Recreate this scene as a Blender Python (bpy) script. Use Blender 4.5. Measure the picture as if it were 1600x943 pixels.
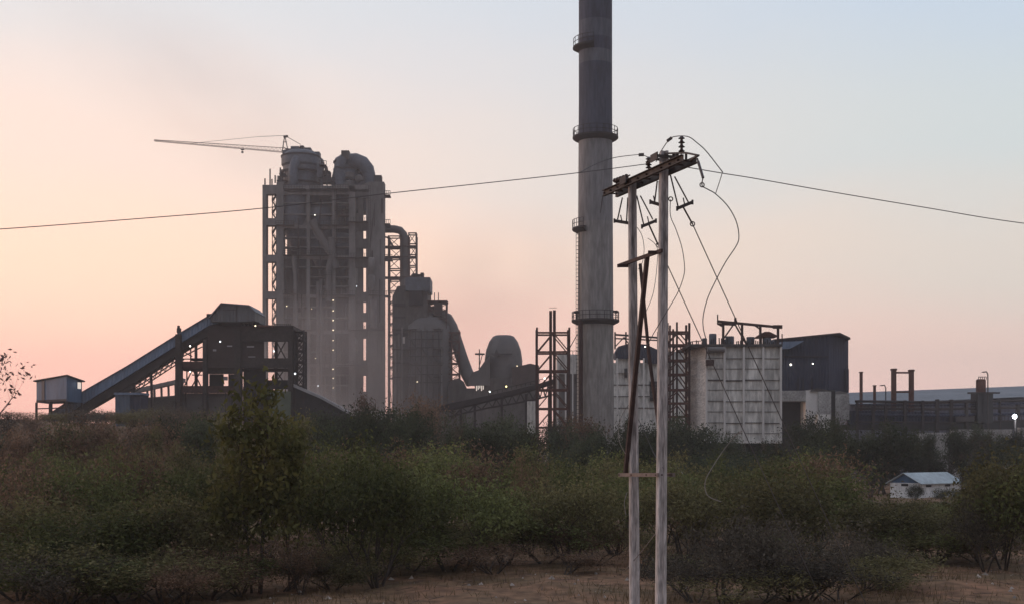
import bpy, math, random
import numpy as np
from mathutils import Vector, Matrix

# ------------------------------------------------------------------ camera, sky, sun, exposure
F = 1931.0            # focal length in photo pixels (1600 wide)
HOR = 690.0           # horizon row
CAMH = 4.0
scene = bpy.context.scene
for o in list(bpy.data.objects): bpy.data.objects.remove(o)
C = scene.collection
R = math.radians

cam = bpy.data.cameras.new('camera')
cam.sensor_width = 36.0
cam.lens = 36.0 * F / 1600.0
cam.shift_y = (HOR - 471.5) / 1600.0
cam.clip_start = 0.1; cam.clip_end = 6000
co = bpy.data.objects.new('camera', cam); C.objects.link(co)
co.location = (0, 0, CAMH); co.rotation_euler = (R(90), 0, 0)
scene.camera = co

scene.view_settings.view_transform = 'Standard'
scene.view_settings.look = 'None'
scene.view_settings.gamma = 1.0
scene.view_settings.use_curve_mapping = False
scene.view_settings.exposure = 0.0
scene.render.engine = 'CYCLES'
cy = scene.cycles
cy.use_denoising = True
cy.max_bounces = 5; cy.diffuse_bounces = 2; cy.glossy_bounces = 2; cy.transmission_bounces = 2
cy.volume_bounces = 1; cy.transparent_max_bounces = 4
cy.volume_step_rate = 1.0; cy.volume_max_steps = 64
cy.sample_clamp_indirect = 4.0

SUN_AZ = R(-72); SUN_EL = R(3.0)      # azimuth from +Y, negative to the left; just setting
world = bpy.data.worlds.new('World'); scene.world = world; world.use_nodes = True
nt = world.node_tree; nt.nodes.clear()
def N(t, **k):
    n = nt.nodes.new(t)
    for a, b in k.items(): setattr(n, a, b)
    return n
def L(a, b): nt.links.new(a, b)
def lin(c):
    c = [x / 255.0 for x in c]
    return tuple(x / 12.92 if x <= 0.04045 else ((x + 0.055) / 1.055) ** 2.4 for x in c) + (1.0,)
out = N('ShaderNodeOutputWorld')
tc = N('ShaderNodeTexCoord')
sep = N('ShaderNodeSeparateXYZ'); L(tc.outputs['Generated'], sep.inputs[0])
fl = N('ShaderNodeCombineXYZ'); L(sep.outputs[0], fl.inputs[0]); L(sep.outputs[1], fl.inputs[1])
nrm = N('ShaderNodeVectorMath', operation='NORMALIZE'); L(fl.outputs[0], nrm.inputs[0])
dot = N('ShaderNodeVectorMath', operation='DOT_PRODUCT'); L(nrm.outputs[0], dot.inputs[0])
AZ0 = R(-32)
dot.inputs[1].default_value = (math.sin(AZ0), math.cos(AZ0), 0)
ac = N('ShaderNodeMath', operation='ARCCOSINE'); L(dot.outputs['Value'], ac.inputs[0])
# soft irregularity so the dusk sky is not a perfect ramp
nz = N('ShaderNodeTexNoise'); nz.inputs['Scale'].default_value = 3.0; nz.inputs['Detail'].default_value = 3.0
mp = N('ShaderNodeMapping'); mp.inputs['Scale'].default_value = (1, 1, 2.2)
L(tc.outputs['Generated'], mp.inputs[0]); L(mp.outputs[0], nz.inputs['Vector'])
nm = N('ShaderNodeMath', operation='MULTIPLY_ADD'); L(nz.outputs['Fac'], nm.inputs[0]); nm.inputs[1].default_value = 0.10; nm.inputs[2].default_value = -0.05
zz = N('ShaderNodeMath', operation='ADD'); L(sep.outputs[2], zz.inputs[0]); L(nm.outputs[0], zz.inputs[1])
def ramp(stops, fac):
    r = N('ShaderNodeValToRGB'); r.color_ramp.interpolation = 'B_SPLINE' if False else 'EASE'
    e = r.color_ramp.elements
    while len(e) > 1: e.remove(e[-1])
    e[0].position = stops[0][0]; e[0].color = lin(stops[0][1])
    for p, c in stops[1:]:
        x = e.new(p); x.color = lin(c)
    L(fac, r.inputs[0]); return r
zc = N('ShaderNodeMapRange'); L(zz.outputs[0], zc.inputs['Value'])
zc.inputs['From Min'].default_value = 0.0; zc.inputs['From Max'].default_value = 1.0
warm = ramp([(0.0, (250, 184, 166)), (0.07, (252, 192, 173)), (0.14, (246, 203, 180)), (0.22, (224, 199, 187)), (0.34, (196, 195, 197)), (0.6, (180, 184, 195)), (1.0, (170, 176, 192))], zc.outputs[0])
cool = ramp([(0.0, (222, 186, 178)), (0.07, (210, 186, 177)), (0.14, (196, 188, 181)), (0.22, (181, 188, 190)), (0.34, (170, 183, 198)), (0.6, (166, 175, 193)), (1.0, (170, 176, 192))], zc.outputs[0])
back = ramp([(0.0, (102, 98, 102)), (0.15, (114, 113, 121)), (0.4, (140, 144, 158)), (1.0, (170, 176, 192))], zc.outputs[0])
f1 = N('ShaderNodeMapRange', interpolation_type='SMOOTHSTEP'); L(ac.outputs[0], f1.inputs['Value'])
f1.inputs['From Min'].default_value = 0.16; f1.inputs['From Max'].default_value = 1.0
m1 = N('ShaderNodeMix', data_type='RGBA'); L(f1.outputs[0], m1.inputs['Factor']); L(warm.outputs[0], m1.inputs['A']); L(cool.outputs[0], m1.inputs['B'])
f2 = N('ShaderNodeMapRange', interpolation_type='SMOOTHSTEP'); L(ac.outputs[0], f2.inputs['Value'])
f2.inputs['From Min'].default_value = 0.95; f2.inputs['From Max'].default_value = 2.3
m2 = N('ShaderNodeMix', data_type='RGBA'); L(f2.outputs[0], m2.inputs['Factor']); L(m1.outputs['Result'], m2.inputs['A']); L(back.outputs[0], m2.inputs['B'])
sky = N('ShaderNodeTexSky', sky_type='NISHITA'); sky.sun_disc = False
sky.sun_elevation = SUN_EL; sky.sun_rotation = SUN_AZ
sky.dust_density = 4.0; sky.air_density = 1.2
bgs = N('ShaderNodeBackground'); L(sky.outputs[0], bgs.inputs[0]); bgs.inputs[1].default_value = 0.05
bgg = N('ShaderNodeBackground'); L(m2.outputs['Result'], bgg.inputs[0]); bgg.inputs[1].default_value = 1.42
ad = N('ShaderNodeAddShader'); L(bgs.outputs[0], ad.inputs[0]); L(bgg.outputs[0], ad.inputs[1])
L(ad.outputs[0], out.inputs['Surface'])

sl = bpy.data.lights.new('sun', 'SUN'); sl.energy = 0.9; sl.angle = R(12); sl.color = (1.0, 0.62, 0.46)
so = bpy.data.objects.new('sun', sl); C.objects.link(so)
sd = Vector((math.sin(SUN_AZ) * math.cos(SUN_EL), math.cos(SUN_AZ) * math.cos(SUN_EL), math.sin(SUN_EL)))
so.rotation_euler = sd.to_track_quat('Z', 'Y').to_euler(); so.location = (-60, 20, 80)

# ------------------------------------------------------------------ helpers
def P(px, py, D): return Vector(((px - 800.0) / F * D, D, CAMH + (HOR - py) / F * D))
def X(px, D): return (px - 800.0) / F * D
def Z(py, D): return CAMH + (HOR - py) / F * D
def ss(a, b, x):
    t = min(1, max(0, (x - a) / (b - a))); return t * t * (3 - 2 * t)
def gz(x, y):
    z = -2.8 * ss(42, 110, y)
    z += 9.0 * ss(105, 168, y) * (1 - ss(300, 380, y)) * (1 - ss(-44, -24, x))
    z += 1.2 * ss(120, 170, y) * (1 - ss(300, 380, y)) * (1 - ss(-75, -58, x))
    z += 0.10 * math.sin(x * 0.55 + 1) * math.cos(y * 0.35) + 0.05 * math.sin(x * 1.7 + y * 0.9)
    return z

MATS = {}
def mat(name, col, rough=0.85, var=0.25, scale=0.6, stretch=(1, 1, 1), metal=0.0, island=0.0, trans=0.0, emit=0.0, col2=None, bump=0.0, spec=0.3, fine=0.0):
    if name in MATS: return MATS[name]
    m = bpy.data.materials.new(name); m.use_nodes = True
    t = m.node_tree; t.nodes.clear()
    def n(ty, **k):
        q = t.nodes.new(ty)
        for a, b in k.items(): setattr(q, a, b)
        return q
    o = n('ShaderNodeOutputMaterial')
    if emit:
        e = n('ShaderNodeEmission'); e.inputs[0].default_value = tuple(col) + (1,); e.inputs[1].default_value = emit
        t.links.new(e.outputs[0], o.inputs[0]); MATS[name] = m; return m
    b = n('ShaderNodeBsdfPrincipled'); b.inputs['Roughness'].default_value = rough; b.inputs['Metallic'].default_value = metal
    b.inputs['Specular IOR Level'].default_value = spec
    tcn = n('ShaderNodeTexCoord'); mpn = n('ShaderNodeMapping'); mpn.inputs['Scale'].default_value = stretch
    t.links.new(tcn.outputs['Object'], mpn.inputs[0])
    no = n('ShaderNodeTexNoise'); no.inputs['Scale'].default_value = scale; no.inputs['Detail'].default_value = 6; no.inputs['Roughness'].default_value = 0.65
    t.links.new(mpn.outputs[0], no.inputs['Vector'])
    mr = n('ShaderNodeMapRange'); mr.inputs['From Min'].default_value = 0.3; mr.inputs['From Max'].default_value = 0.7
    t.links.new(no.outputs['Fac'], mr.inputs['Value'])
    mx = n('ShaderNodeMix', data_type='RGBA')
    c2 = col2 if col2 else tuple(min(1, c * (1 + var)) for c in col)
    c1 = col if col2 else tuple(c * (1 - var) for c in col)
    mx.inputs['A'].default_value = tuple(c1) + (1,); mx.inputs['B'].default_value = tuple(c2) + (1,)
    t.links.new(mr.outputs[0], mx.inputs['Factor'])
    last = mx.outputs['Result']
    if fine:
        n2 = n('ShaderNodeTexNoise'); n2.inputs['Scale'].default_value = scale * 7; n2.inputs['Detail'].default_value = 4
        t.links.new(mpn.outputs[0], n2.inputs['Vector'])
        r2 = n('ShaderNodeMapRange'); r2.inputs['From Min'].default_value = 0.35; r2.inputs['From Max'].default_value = 0.65
        r2.inputs['To Min'].default_value = 1 - fine; r2.inputs['To Max'].default_value = 1 + fine
        t.links.new(n2.outputs['Fac'], r2.inputs['Value'])
        v2 = n('ShaderNodeVectorMath', operation='SCALE'); t.links.new(last, v2.inputs[0]); t.links.new(r2.outputs[0], v2.inputs['Scale'])
        last = v2.outputs[0]
    if island:
        g = n('ShaderNodeNewGeometry'); hs = n('ShaderNodeMapRange')
        hs.inputs['To Min'].default_value = 1 - island; hs.inputs['To Max'].default_value = 1 + island
        t.links.new(g.outputs['Random Per Island'], hs.inputs['Value'])
        oi = n('ShaderNodeObjectInfo'); h3 = n('ShaderNodeMapRange')
        h3.inputs['To Min'].default_value = 0.62; h3.inputs['To Max'].default_value = 1.35
        t.links.new(oi.outputs['Random'], h3.inputs['Value'])
        mm = n('ShaderNodeMath', operation='MULTIPLY'); t.links.new(hs.outputs[0], mm.inputs[0]); t.links.new(h3.outputs[0], mm.inputs[1])
        v = n('ShaderNodeVectorMath', operation='SCALE'); t.links.new(last, v.inputs[0]); t.links.new(mm.outputs[0], v.inputs['Scale'])
        last = v.outputs[0]
    t.links.new(last, b.inputs['Base Color'])
    if bump:
        bu = n('ShaderNodeBump'); bu.inputs['Strength'].default_value = bump; bu.inputs['Distance'].default_value = 0.3
        t.links.new(no.outputs['Fac'], bu.inputs['Height']); t.links.new(bu.outputs[0], b.inputs['Normal'])
    sh = b.outputs[0]
    if trans:
        tr = n('ShaderNodeBsdfTranslucent'); t.links.new(last, tr.inputs[0])
        ms = n('ShaderNodeMixShader'); ms.inputs[0].default_value = trans
        t.links.new(sh, ms.inputs[1]); t.links.new(tr.outputs[0], ms.inputs[2]); sh = ms.outputs[0]
    t.links.new(sh, o.inputs[0]); MATS[name] = m; return m

def clad(name, col, pitch=0.5, var=0.2, rough=0.6):
    """ribbed sheet cladding: ribs as bump, weathering as colour"""
    m = mat(name, col, rough=rough, var=var, scale=0.25, stretch=(1, 1, 0.25), fine=0.12)
    t = m.node_tree
    b = [q for q in t.nodes if q.type == 'BSDF_PRINCIPLED'][0]
    tcn = [q for q in t.nodes if q.type == 'TEX_COORD'][0]
    sp = t.nodes.new('ShaderNodeSeparateXYZ'); t.links.new(tcn.outputs['Object'], sp.inputs[0])
    a = t.nodes.new('ShaderNodeMath'); a.operation = 'ADD'; t.links.new(sp.outputs[0], a.inputs[0]); t.links.new(sp.outputs[1], a.inputs[1])
    s = t.nodes.new('ShaderNodeMath'); s.operation = 'MULTIPLY'; s.inputs[1].default_value = 2 * math.pi / pitch; t.links.new(a.outputs[0], s.inputs[0])
    si = t.nodes.new('ShaderNodeMath'); si.operation = 'SINE'; t.links.new(s.outputs[0], si.inputs[0])
    bu = t.nodes.new('ShaderNodeBump'); bu.inputs['Strength'].default_value = 0.5; bu.inputs['Distance'].default_value = 0.06
    t.links.new(si.outputs[0], bu.inputs['Height']); t.links.new(bu.outputs[0], b.inputs['Normal'])
    return m

M_CONC = mat('concrete_grey', (0.15, 0.14, 0.135), var=0.3, scale=0.12, stretch=(1, 1, 0.35), fine=0.15)
M_CONC_D = mat('concrete_dark', (0.07, 0.063, 0.06), var=0.35, scale=0.2, stretch=(1, 1, 0.4), fine=0.2)
M_CONC_L = mat('concrete_light', (0.56, 0.54, 0.50), var=0.38, scale=0.3, stretch=(1, 1, 0.25), fine=0.3)
M_RIB = mat('concrete_rib', (0.60, 0.57, 0.54), var=0.15, scale=0.5, stretch=(1, 1, 0.3))
M_STEEL = mat('steel_dark', (0.04, 0.033, 0.033), var=0.3, scale=1.0)
M_RUST = mat('steel_rust', (0.10, 0.045, 0.035), var=0.4, scale=1.5)
M_RUSTD = mat('steel_rust_dark', (0.055, 0.028, 0.024), var=0.4, scale=1.5)
M_DUCT = mat('duct_steel', (0.095, 0.088, 0.086), var=0.25, scale=0.3, rough=0.6)
M_CYC = mat('cyclone_steel', (0.078, 0.088, 0.108), var=0.4, scale=0.3, rough=0.6, fine=0.1)
M_BLUE = clad('cladding_blue_grey', (0.15, 0.20, 0.28))
M_BLUE2 = clad('cladding_blue', (0.06, 0.12, 0.21))
M_NAVY = clad('cladding_navy', (0.024, 0.029, 0.052))
M_NAVYL = clad('cladding_navy_light', (0.045, 0.050, 0.078))
M_ROOFL = clad('roof_sheet_grey', (0.125, 0.135, 0.155), pitch=1.0)
M_GREY = clad('cladding_grey', (0.11, 0.11, 0.115))
M_BROWN = mat('panel_brown', (0.05, 0.037, 0.034), var=0.3, scale=0.5)
M_DARK = mat('dark_void', (0.03, 0.028, 0.03), var=0.3)
M_LAMP = mat('lamp_light', (1.0, 0.93, 0.80), emit=5.0)
M_LAMP2 = mat('lamp_light_warm', (1.0, 0.80, 0.52), emit=3.0)
M_LAMP3 = mat('lamp_light_cool', (0.86, 0.94, 1.0), emit=3.0)
M_LAMPW = mat('lamp_white', (0.85, 0.95, 1.0), emit=25.0)
M_LAMPY = mat('lamp_yellow', (1.0, 0.85, 0.35), emit=4.0)
M_POLE = mat('pole_concrete', (0.43, 0.39, 0.375), var=0.45, scale=1.6, stretch=(2.5, 2.5, 0.35), fine=0.35, bump=0.3)
M_IRON = mat('iron_galvanised_weathered', (0.10, 0.085, 0.08), var=0.35, scale=3.0)
M_IRONB = mat('iron_brown', (0.07, 0.045, 0.04), var=0.35, scale=3.0)
M_WIRE = mat('wire_aluminium_dull', (0.13, 0.12, 0.12), var=0.1)
M_INS = mat('porcelain_brown', (0.06, 0.035, 0.03), rough=0.25, var=0.15, spec=0.6)
M_WHITE = mat('white_paint', (0.72, 0.72, 0.71), var=0.16, scale=0.9, stretch=(1, 1, .4), fine=0.15)
M_BARK = mat('bark', (0.07, 0.055, 0.045), var=0.35, scale=3.0)
M_BARKR = mat('bark_pale', (0.13, 0.09, 0.075), var=0.35, scale=3.0)

class MB:
    def __init__(s): s.v = []; s.f = []; s.sm = []
    def add(s, vs, fs, smooth=False):
        b = len(s.v); s.v += [tuple(p) for p in vs]
        s.f += [tuple(i + b for i in f) for f in fs]; s.sm += [smooth] * len(fs); return s
    def hexa(s, bot, top):
        return s.add(list(bot) + list(top), [(3, 2, 1, 0), (4, 5, 6, 7), (0, 1, 5, 4), (1, 2, 6, 5), (2, 3, 7, 6), (3, 0, 4, 7)])
    def box(s, x0, x1, y0, y1, z0, z1):
        return s.hexa([(x0, y0, z0), (x1, y0, z0), (x1, y1, z0), (x0, y1, z0)], [(x0, y0, z1), (x1, y0, z1), (x1, y1, z1), (x0, y1, z1)])
    def pbox(s, px0, px1, py0, py1, D, dep, off=0.0):
        """box whose front face covers photo columns px0..px1, rows py0 (top)..py1 at depth D, set back/forward by off"""
        return s.box(X(px0, D), X(px1, D), D + off, D + off + dep, Z(py1, D), Z(py0, D))
    def beam(s, a, b, w, h=None, up=(0, 0, 1)):
        h = h or w; a = Vector(a); b = Vector(b); d = (b - a)
        if d.length < 1e-6: return s
        d.normalize(); u = Vector(up)
        if abs(d.dot(u)) > 0.97: u = Vector((0, 1, 0))
        r = d.cross(u).normalized(); u = r.cross(d).normalized()
        q = [(-1, -1), (1, -1), (1, 1), (-1, 1)]
        A = [a + r * (w / 2 * i) + u * (h / 2 * j) for i, j in q]; B = [b + r * (w / 2 * i) + u * (h / 2 * j) for i, j in q]
        return s.hexa(A, B)
    def tube(s, pts, r, n=8, cap=True):
        pts = [Vector(p) for p in pts]; rs = r if isinstance(r, (list, tuple)) else [r] * len(pts)
        vs = []; fs = []; prev = None
        for i, p in enumerate(pts):
            d = (pts[min(i + 1, len(pts) - 1)] - pts[max(i - 1, 0)]).normalized()
            if prev is None:
                u = Vector((0, 0, 1)) if abs(d.z) < 0.9 else Vector((0, 1, 0))
                a = d.cross(u).normalized()
            else:
                a = (prev - d * prev.dot(d))
                a = a.normalized() if a.length > 1e-6 else d.orthogonal().normalized()
            prev = a; b = d.cross(a)
            for k in range(n):
                t = 2 * math.pi * k / n; vs.append(p + (a * math.cos(t) + b * math.sin(t)) * rs[i])
        for i in range(len(pts) - 1):
            for k in range(n):
                k2 = (k + 1) % n; fs.append((i * n + k, i * n + k2, (i + 1) * n + k2, (i + 1) * n + k))
        if cap:
            fs.append(tuple(range(n - 1, -1, -1))); fs.append(tuple((len(pts) - 1) * n + k for k in range(n)))
        return s.add(vs, fs, n > 5)
    def lathe(s, c, prof, n=32, a0=0, a1=2 * math.pi):
        c = Vector(c); vs = []; fs = []; full = abs(a1 - a0 - 2 * math.pi) < 1e-6; m = n if full else n + 1
        for r, z in prof:
            for k in range(m):
                t = a0 + (a1 - a0) * k / n; vs.append((c.x + r * math.cos(t), c.y + r * math.sin(t), c.z + z))
        for i in range(len(prof) - 1):
            for k in range(n):
                k2 = (k + 1) % m if full else k + 1; fs.append((i * m + k, i * m + k2, (i + 1) * m + k2, (i + 1) * m + k))
        if full and prof[0][0] > 1e-3: fs.append(tuple(range(m - 1, -1, -1)))
        if full and prof[-1][0] > 1e-3: fs.append(tuple((len(prof) - 1) * m + k for k in range(m)))
        return s.add(vs, fs, True)
    def prism(s, poly, y0, y1):
        """poly: list of (x, z); extruded from y0 to y1"""
        n = len(poly); vs = [(x, y0, z) for x, z in poly] + [(x, y1, z) for x, z in poly]
        fs = [tuple(range(n)), tuple(range(2 * n - 1, n - 1, -1))] + [(i, (i + 1) % n, n + (i + 1) % n, n + i) for i in range(n)]
        return s.add(vs, fs)
    def pprism(s, poly, D, dep, off=0.0):
        return s.prism([(X(a, D), Z(b, D)) for a, b in poly], D + off, D + off + dep)
    def build(s, name, m, parent=None, label=None):
        off = OFF.get(parent.name, Vector((0, 0, 0))) if parent else Vector((0, 0, 0))
        me = bpy.data.meshes.new(name)
        me.from_pydata([(a - off.x, b - off.y, c - off.z) for a, b, c in s.v], [], s.f)
        me.polygons.foreach_set('use_smooth', s.sm)
        me.materials.append(m)
        o = bpy.data.objects.new(name, me); C.objects.link(o)
        import bmesh
        if len(s.f) < 3000:
            bm = bmesh.new(); bm.from_mesh(me); bmesh.ops.recalc_face_normals(bm, faces=bm.faces); bm.to_mesh(me); bm.free()
        if any(s.sm):
            try: me.set_sharp_from_angle(angle=R(40))
            except Exception: pass
        if parent: o.parent = parent; OFF[o.name] = off
        if label: o['label'] = label
        return o
OFF = {}
def thing(name, label, cat, loc, group=None):
    o = bpy.data.objects.new(name, None); C.objects.link(o); o.location = loc; o.empty_display_size = 0.5
    o['label'] = label; o['category'] = cat
    if group: o['group'] = group
    OFF[o.name] = Vector(loc); return o
def tagged(mb, name, m, label, cat, loc, group=None):
    """a thing that is a single mesh, origin at its base"""
    loc = Vector(loc)
    mb.v = [(a - loc.x, b - loc.y, c - loc.z) for a, b, c in mb.v]
    o = mb.build(name, m); o.location = loc; o['label'] = label; o['category'] = cat
    if group: o['group'] = group
    return o
def lamp(parent, px, py, D, r=0.22, m=None):
    if m is None: m = (M_LAMP, M_LAMP2, M_LAMP3)[int(px * 7 + py * 3) % 3]
    r = r * (.36 + .22 * abs(math.sin(px * 3.7 + py * 1.9)))
    p = P(px, py, D)
    MB().lathe(p, [(0.02, -r), (r * 0.8, -r * 0.6), (r, 0), (r * 0.8, r * 0.6), (0.02, r)], 10).build('lamp', m or M_LAMP, parent)

def lattice(root, xs, y0, y1, z0, zs, ztop, w, m, kind='v', leg_name='leg', br=None):
    """square steel tower: xs=(xl,xr); legs at four corners, rings at heights zs, V/X bracing between"""
    xl, xr = xs; cs = [(xl, y0), (xr, y0), (xr, y1), (xl, y1)]
    for x, y in cs: MB().beam((x, y, z0), (x, y, ztop), w * 1.5).build(leg_name, m, root)
    b = MB(); lv = [z0] + list(zs)
    for z in zs:
        for i in range(4):
            a, c = cs[i], cs[(i + 1) % 4]; b.beam((a[0], a[1], z), (c[0], c[1], z), w, w * 1.3)
    for k in range(len(lv) - 1):
        za, zb = lv[k], lv[k + 1]
        for i in range(4):
            a, c = cs[i], cs[(i + 1) % 4]; md = ((a[0] + c[0]) / 2, (a[1] + c[1]) / 2)
            if kind == 'v':
                b.beam((a[0], a[1], za), (md[0], md[1], zb), w * .8); b.beam((c[0], c[1], za), (md[0], md[1], zb), w * .8)
            elif kind == 'z':
                q, e = (a, c) if k % 2 else (c, a); b.beam((q[0], q[1], za), (e[0], e[1], zb), w * .7)
            else:
                b.beam((a[0], a[1], za), (c[0], c[1], zb), w * .7); b.beam((c[0], c[1], za), (a[0], a[1], zb), w * .7)
    b.build('bracing', br or m, root)

# ------------------------------------------------------------------ ground
def graded(lo, hi, mid0, mid1, fine, growth=1.18):
    v = list(np.arange(mid0, mid1 + 1e-6, fine)); s = fine; a = mid0
    while a > lo: s *= growth; a = max(lo, a - s); v.insert(0, a)
    s = fine; a = mid1
    while a < hi: s *= growth; a = min(hi, a + s); v.append(a)
    return v
gx = graded(-1150, 1150, -40, 40, 1.0, 1.12); gy = graded(-60, 1450, 14, 70, 1.0, 1.08)
g = MB(); nx = len(gx)
rg = random.Random(5)
for y in gy:
    for x in gx: g.v.append((x, y, gz(x, y) + (rg.uniform(-.05, .05) if y < 90 else 0)))
for j in range(len(gy) - 1):
    for i in range(nx - 1): g.f.append((j * nx + i, j * nx + i + 1, (j + 1) * nx + i + 1, (j + 1) * nx + i)); g.sm.append(True)
M_GROUND = mat('ground_dry_soil', (0.23, 0.115, 0.066), col2=(0.12, 0.085, 0.045), scale=0.35, fine=0.35, bump=0.4, rough=1.0)
o = g.build('ground', M_GROUND); o['kind'] = 'structure'

# ------------------------------------------------------------------ preheater tower
D = 360.0
bz = gz(X(500, D), D)
T = thing('preheater_tower', 'tall hazy grey concrete preheater tower with domed cyclones and open stair bay', 'tower', (X(505, D), D, bz))
def col(px0, px1, py0, dep=3.0, off=0.0, m=M_CONC, nm='column'):
    MB().box(X(px0, D), X(px1, D), D + off, D + off + dep, bz, Z(py0, D)).build(nm, m, T)
col(410, 416, 289); col(432, 443, 284); col(479, 484, 296, 1.2); col(519, 524, 292, 1.2); col(545, 555, 290, 1.6); col(575, 600, 284, 4.0)
for y0, y1 in [(289, 303), (341, 352), (398, 409), (455, 466), (512, 524), (570, 580)]:
    MB().pbox(416.05, 431.95, y0, y1, D, 3.0).build('landing_slab', M_CONC, T)
for y0, y1 in [(296, 304), (352, 357), (399, 404), (459, 464), (515, 520), (567, 572)]:
    MB().pbox(443.05, 478.95, y0, y1, D, 1.1).build('floor_beam', M_CONC, T)
    MB().pbox(484.05, 518.95, y0 + 1, y1 + 1, D, 1.1).build('floor_beam', M_CONC, T)
    MB().pbox(524.05, 544.95, y0, y1, D, 1.1).build('floor_beam', M_CONC, T)
rr = random.Random(31)
# right bay (556-575) with narrow gaps of sky: beams between the gaps
gaps = [(310, 345), (360, 373), (388, 401), (418, 456), (472, 488), (502, 513), (528, 562), (586, 611)]
prev = 296
for a, b in gaps:
    MB().pbox(555.05, 574.95, prev, a, D, 1.4).build('floor_beam', M_CONC_D, T); prev = b
MB().pbox(555.05, 574.95, 611, 700, D, 1.4).build('wall_panel', M_CONC_D, T)
for i, (a, b) in enumerate(gaps):
    l1 = 558.2 if i in (0, 3, 6) else 555.05
    MB().pbox(l1, 567.2, a + .05, b - .05, D, 0.8, 0.4).build('wall_panel', M_CONC_D, T)
    MB().pbox(571.6, 574.95, a + .05, b - .05, D, 0.8, 0.4).build('wall_panel', M_CONC, T)
    if i in (0, 3, 6): MB().pbox(555.05, 558.15, (a + b) / 2 + 6, b - .05, D, 0.8, 0.4).build('wall_panel', M_CONC_D, T)
for y in (316, 334, 370, 385, 416, 432, 446, 478, 495, 532, 548, 584, 600):
    for a, b in ((443.1, 478.9), (484.1, 518.9), (524.1, 544.9)):
        if rr.random() < .82: MB().pbox(a, b, y, y + 1.5, D, 3.4, .15).build('floor_slab', M_CONC, T)
# stair inside the open left bay
st = MB()
for y0, y1 in [(303, 341), (352, 398), (409, 455), (466, 512), (524, 570)]:
    n = 4; zt, zb = Z(y0, D), Z(y1, D); h = (zt - zb) / n
    for k in range(n):
        xa, xb = (X(423.5, D), X(429.8, D)) if k % 2 else (X(429.8, D), X(423.5, D))
        st.beam((xa, D + 2.0, zb + k * h), (xb, D + 2.0, zb + (k + 1) * h), 1.0, 0.35)
        for q in range(4):
            t = q / 3; st.beam((xa + (xb - xa) * t, D + 1.3, zb + (k + t) * h), (xa + (xb - xa) * t, D + 1.3, zb + (k + t) * h + 1.1), 0.1)
        st.beam((xa, D + 1.3, zb + k * h + 1.1), (xb, D + 1.3, zb + (k + 1) * h + 1.1), 0.1)
    st.beam((X(429.9, D), D + 2.2, zb), (X(429.9, D), D + 2.2, zt), 0.3); st.beam((X(423.2, D), D + 2.2, zb), (X(423.2, D), D + 2.2, zt), 0.22)
st.build('staircase', M_STEEL, T)
# set-back walls behind the frame, at different depths, so every bay has its own recess
rr = random.Random(3)
lv = [296, 352, 399, 459, 515, 567, 622, 700]
for bi, (pa, pb) in enumerate([(443.05, 478.95), (484.05, 518.95), (524.05, 544.95)]):
    for k in range(len(lv) - 1):
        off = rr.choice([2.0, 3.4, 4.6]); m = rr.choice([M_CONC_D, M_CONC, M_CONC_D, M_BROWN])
        if (bi >= 1 and k < 4) or rr.random() < .35: m = rr.choice([M_DARK, M_BROWN, M_DARK]); off += 1.5  # near-black panels paint in the shade of open floors
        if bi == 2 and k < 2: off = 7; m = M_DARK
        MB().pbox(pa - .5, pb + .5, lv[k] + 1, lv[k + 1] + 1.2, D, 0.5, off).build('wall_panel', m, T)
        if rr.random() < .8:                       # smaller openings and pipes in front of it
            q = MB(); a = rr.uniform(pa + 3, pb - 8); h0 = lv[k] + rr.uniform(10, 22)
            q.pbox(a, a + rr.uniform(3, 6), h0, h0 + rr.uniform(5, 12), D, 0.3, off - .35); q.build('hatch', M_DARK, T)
        for _ in range(2):
            xx = X(rr.uniform(pa + 2, pb - 2), D); r = rr.uniform(.25, .6)
            MB().tube([(xx, D + off - r - .05, Z(lv[k + 1], D)), (xx, D + off - r - .05, Z(lv[k] + rr.uniform(3, 20), D))], r, 8).build('pipe', M_DUCT, T)
# body of the tower behind the front frame (side and rear walls, floors)
MB().box(X(443, D), X(545, D), D + 8, D + 26, bz, Z(300, D)).build('core_wall', M_CONC_D, T)
# cyclones seen in the frame
def cyclone(px, D2, r, ytop, ycone, ybot, nm='cyclone', m=M_CYC, dome=True):
    zt, zc, zb = Z(ytop, D2), Z(ycone, D2), Z(ybot, D2); h = r * .45
    pr = [(r * .22, zb), (r, zc), (r, zt)]
    if dome: pr += [(r * .93, zt + h * .5), (r * .7, zt + h * .85), (r * .3, zt + h), (0.02, zt + h * 1.02)]
    return MB().lathe((X(px, D2), D2, 0), pr, 28).build(nm, m, T)
cyclone(461, D + 4.9, 4.6, 300, 345, 392)
cyclone(501, D + 6, 5.0, 330, 372, 425)
cyclone(533, D + 5, 3.2, 372, 400, 440)
cyclone(580.5, D - .9, 1.0, 405, 425, 430, m=M_CONC)
cyclone(580.5, D - .9, 1.0, 432, 448, 454, m=M_CONC)
MB().tube([P(488, 345, D + .5), P(500, 368, D + .3), P(520, 398, D + .3), P(524, 420, D + .4)], 1.3, 12).build('chute', M_DUCT, T)
MB().tube([P(518, 372, D - .2), P(519, 398, D - .2), P(514, 420, D - .2), P(514, 470, D - .2)], 1.0, 12).build('chute', M_DUCT, T)
MB().tube([P(458, 398, D + .2), P(462, 430, D + .2), P(462, 640, D + .2)], 0.7, 10).build('pipe', M_CONC, T)
MB().tube([P(497, 440, D - .1), P(497, 640, D - .1)], 0.55, 10).build('pipe', M_DUCT, T)
MB().tube([P(502, 436, D - .1), P(502, 640, D - .1)], 0.4, 10).build('pipe', M_DUCT, T)
MB().tube([P(584, 468, D - .6), P(584, 512, D - .6)], 1.0, 12).build('pipe', M_CONC, T)
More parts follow.
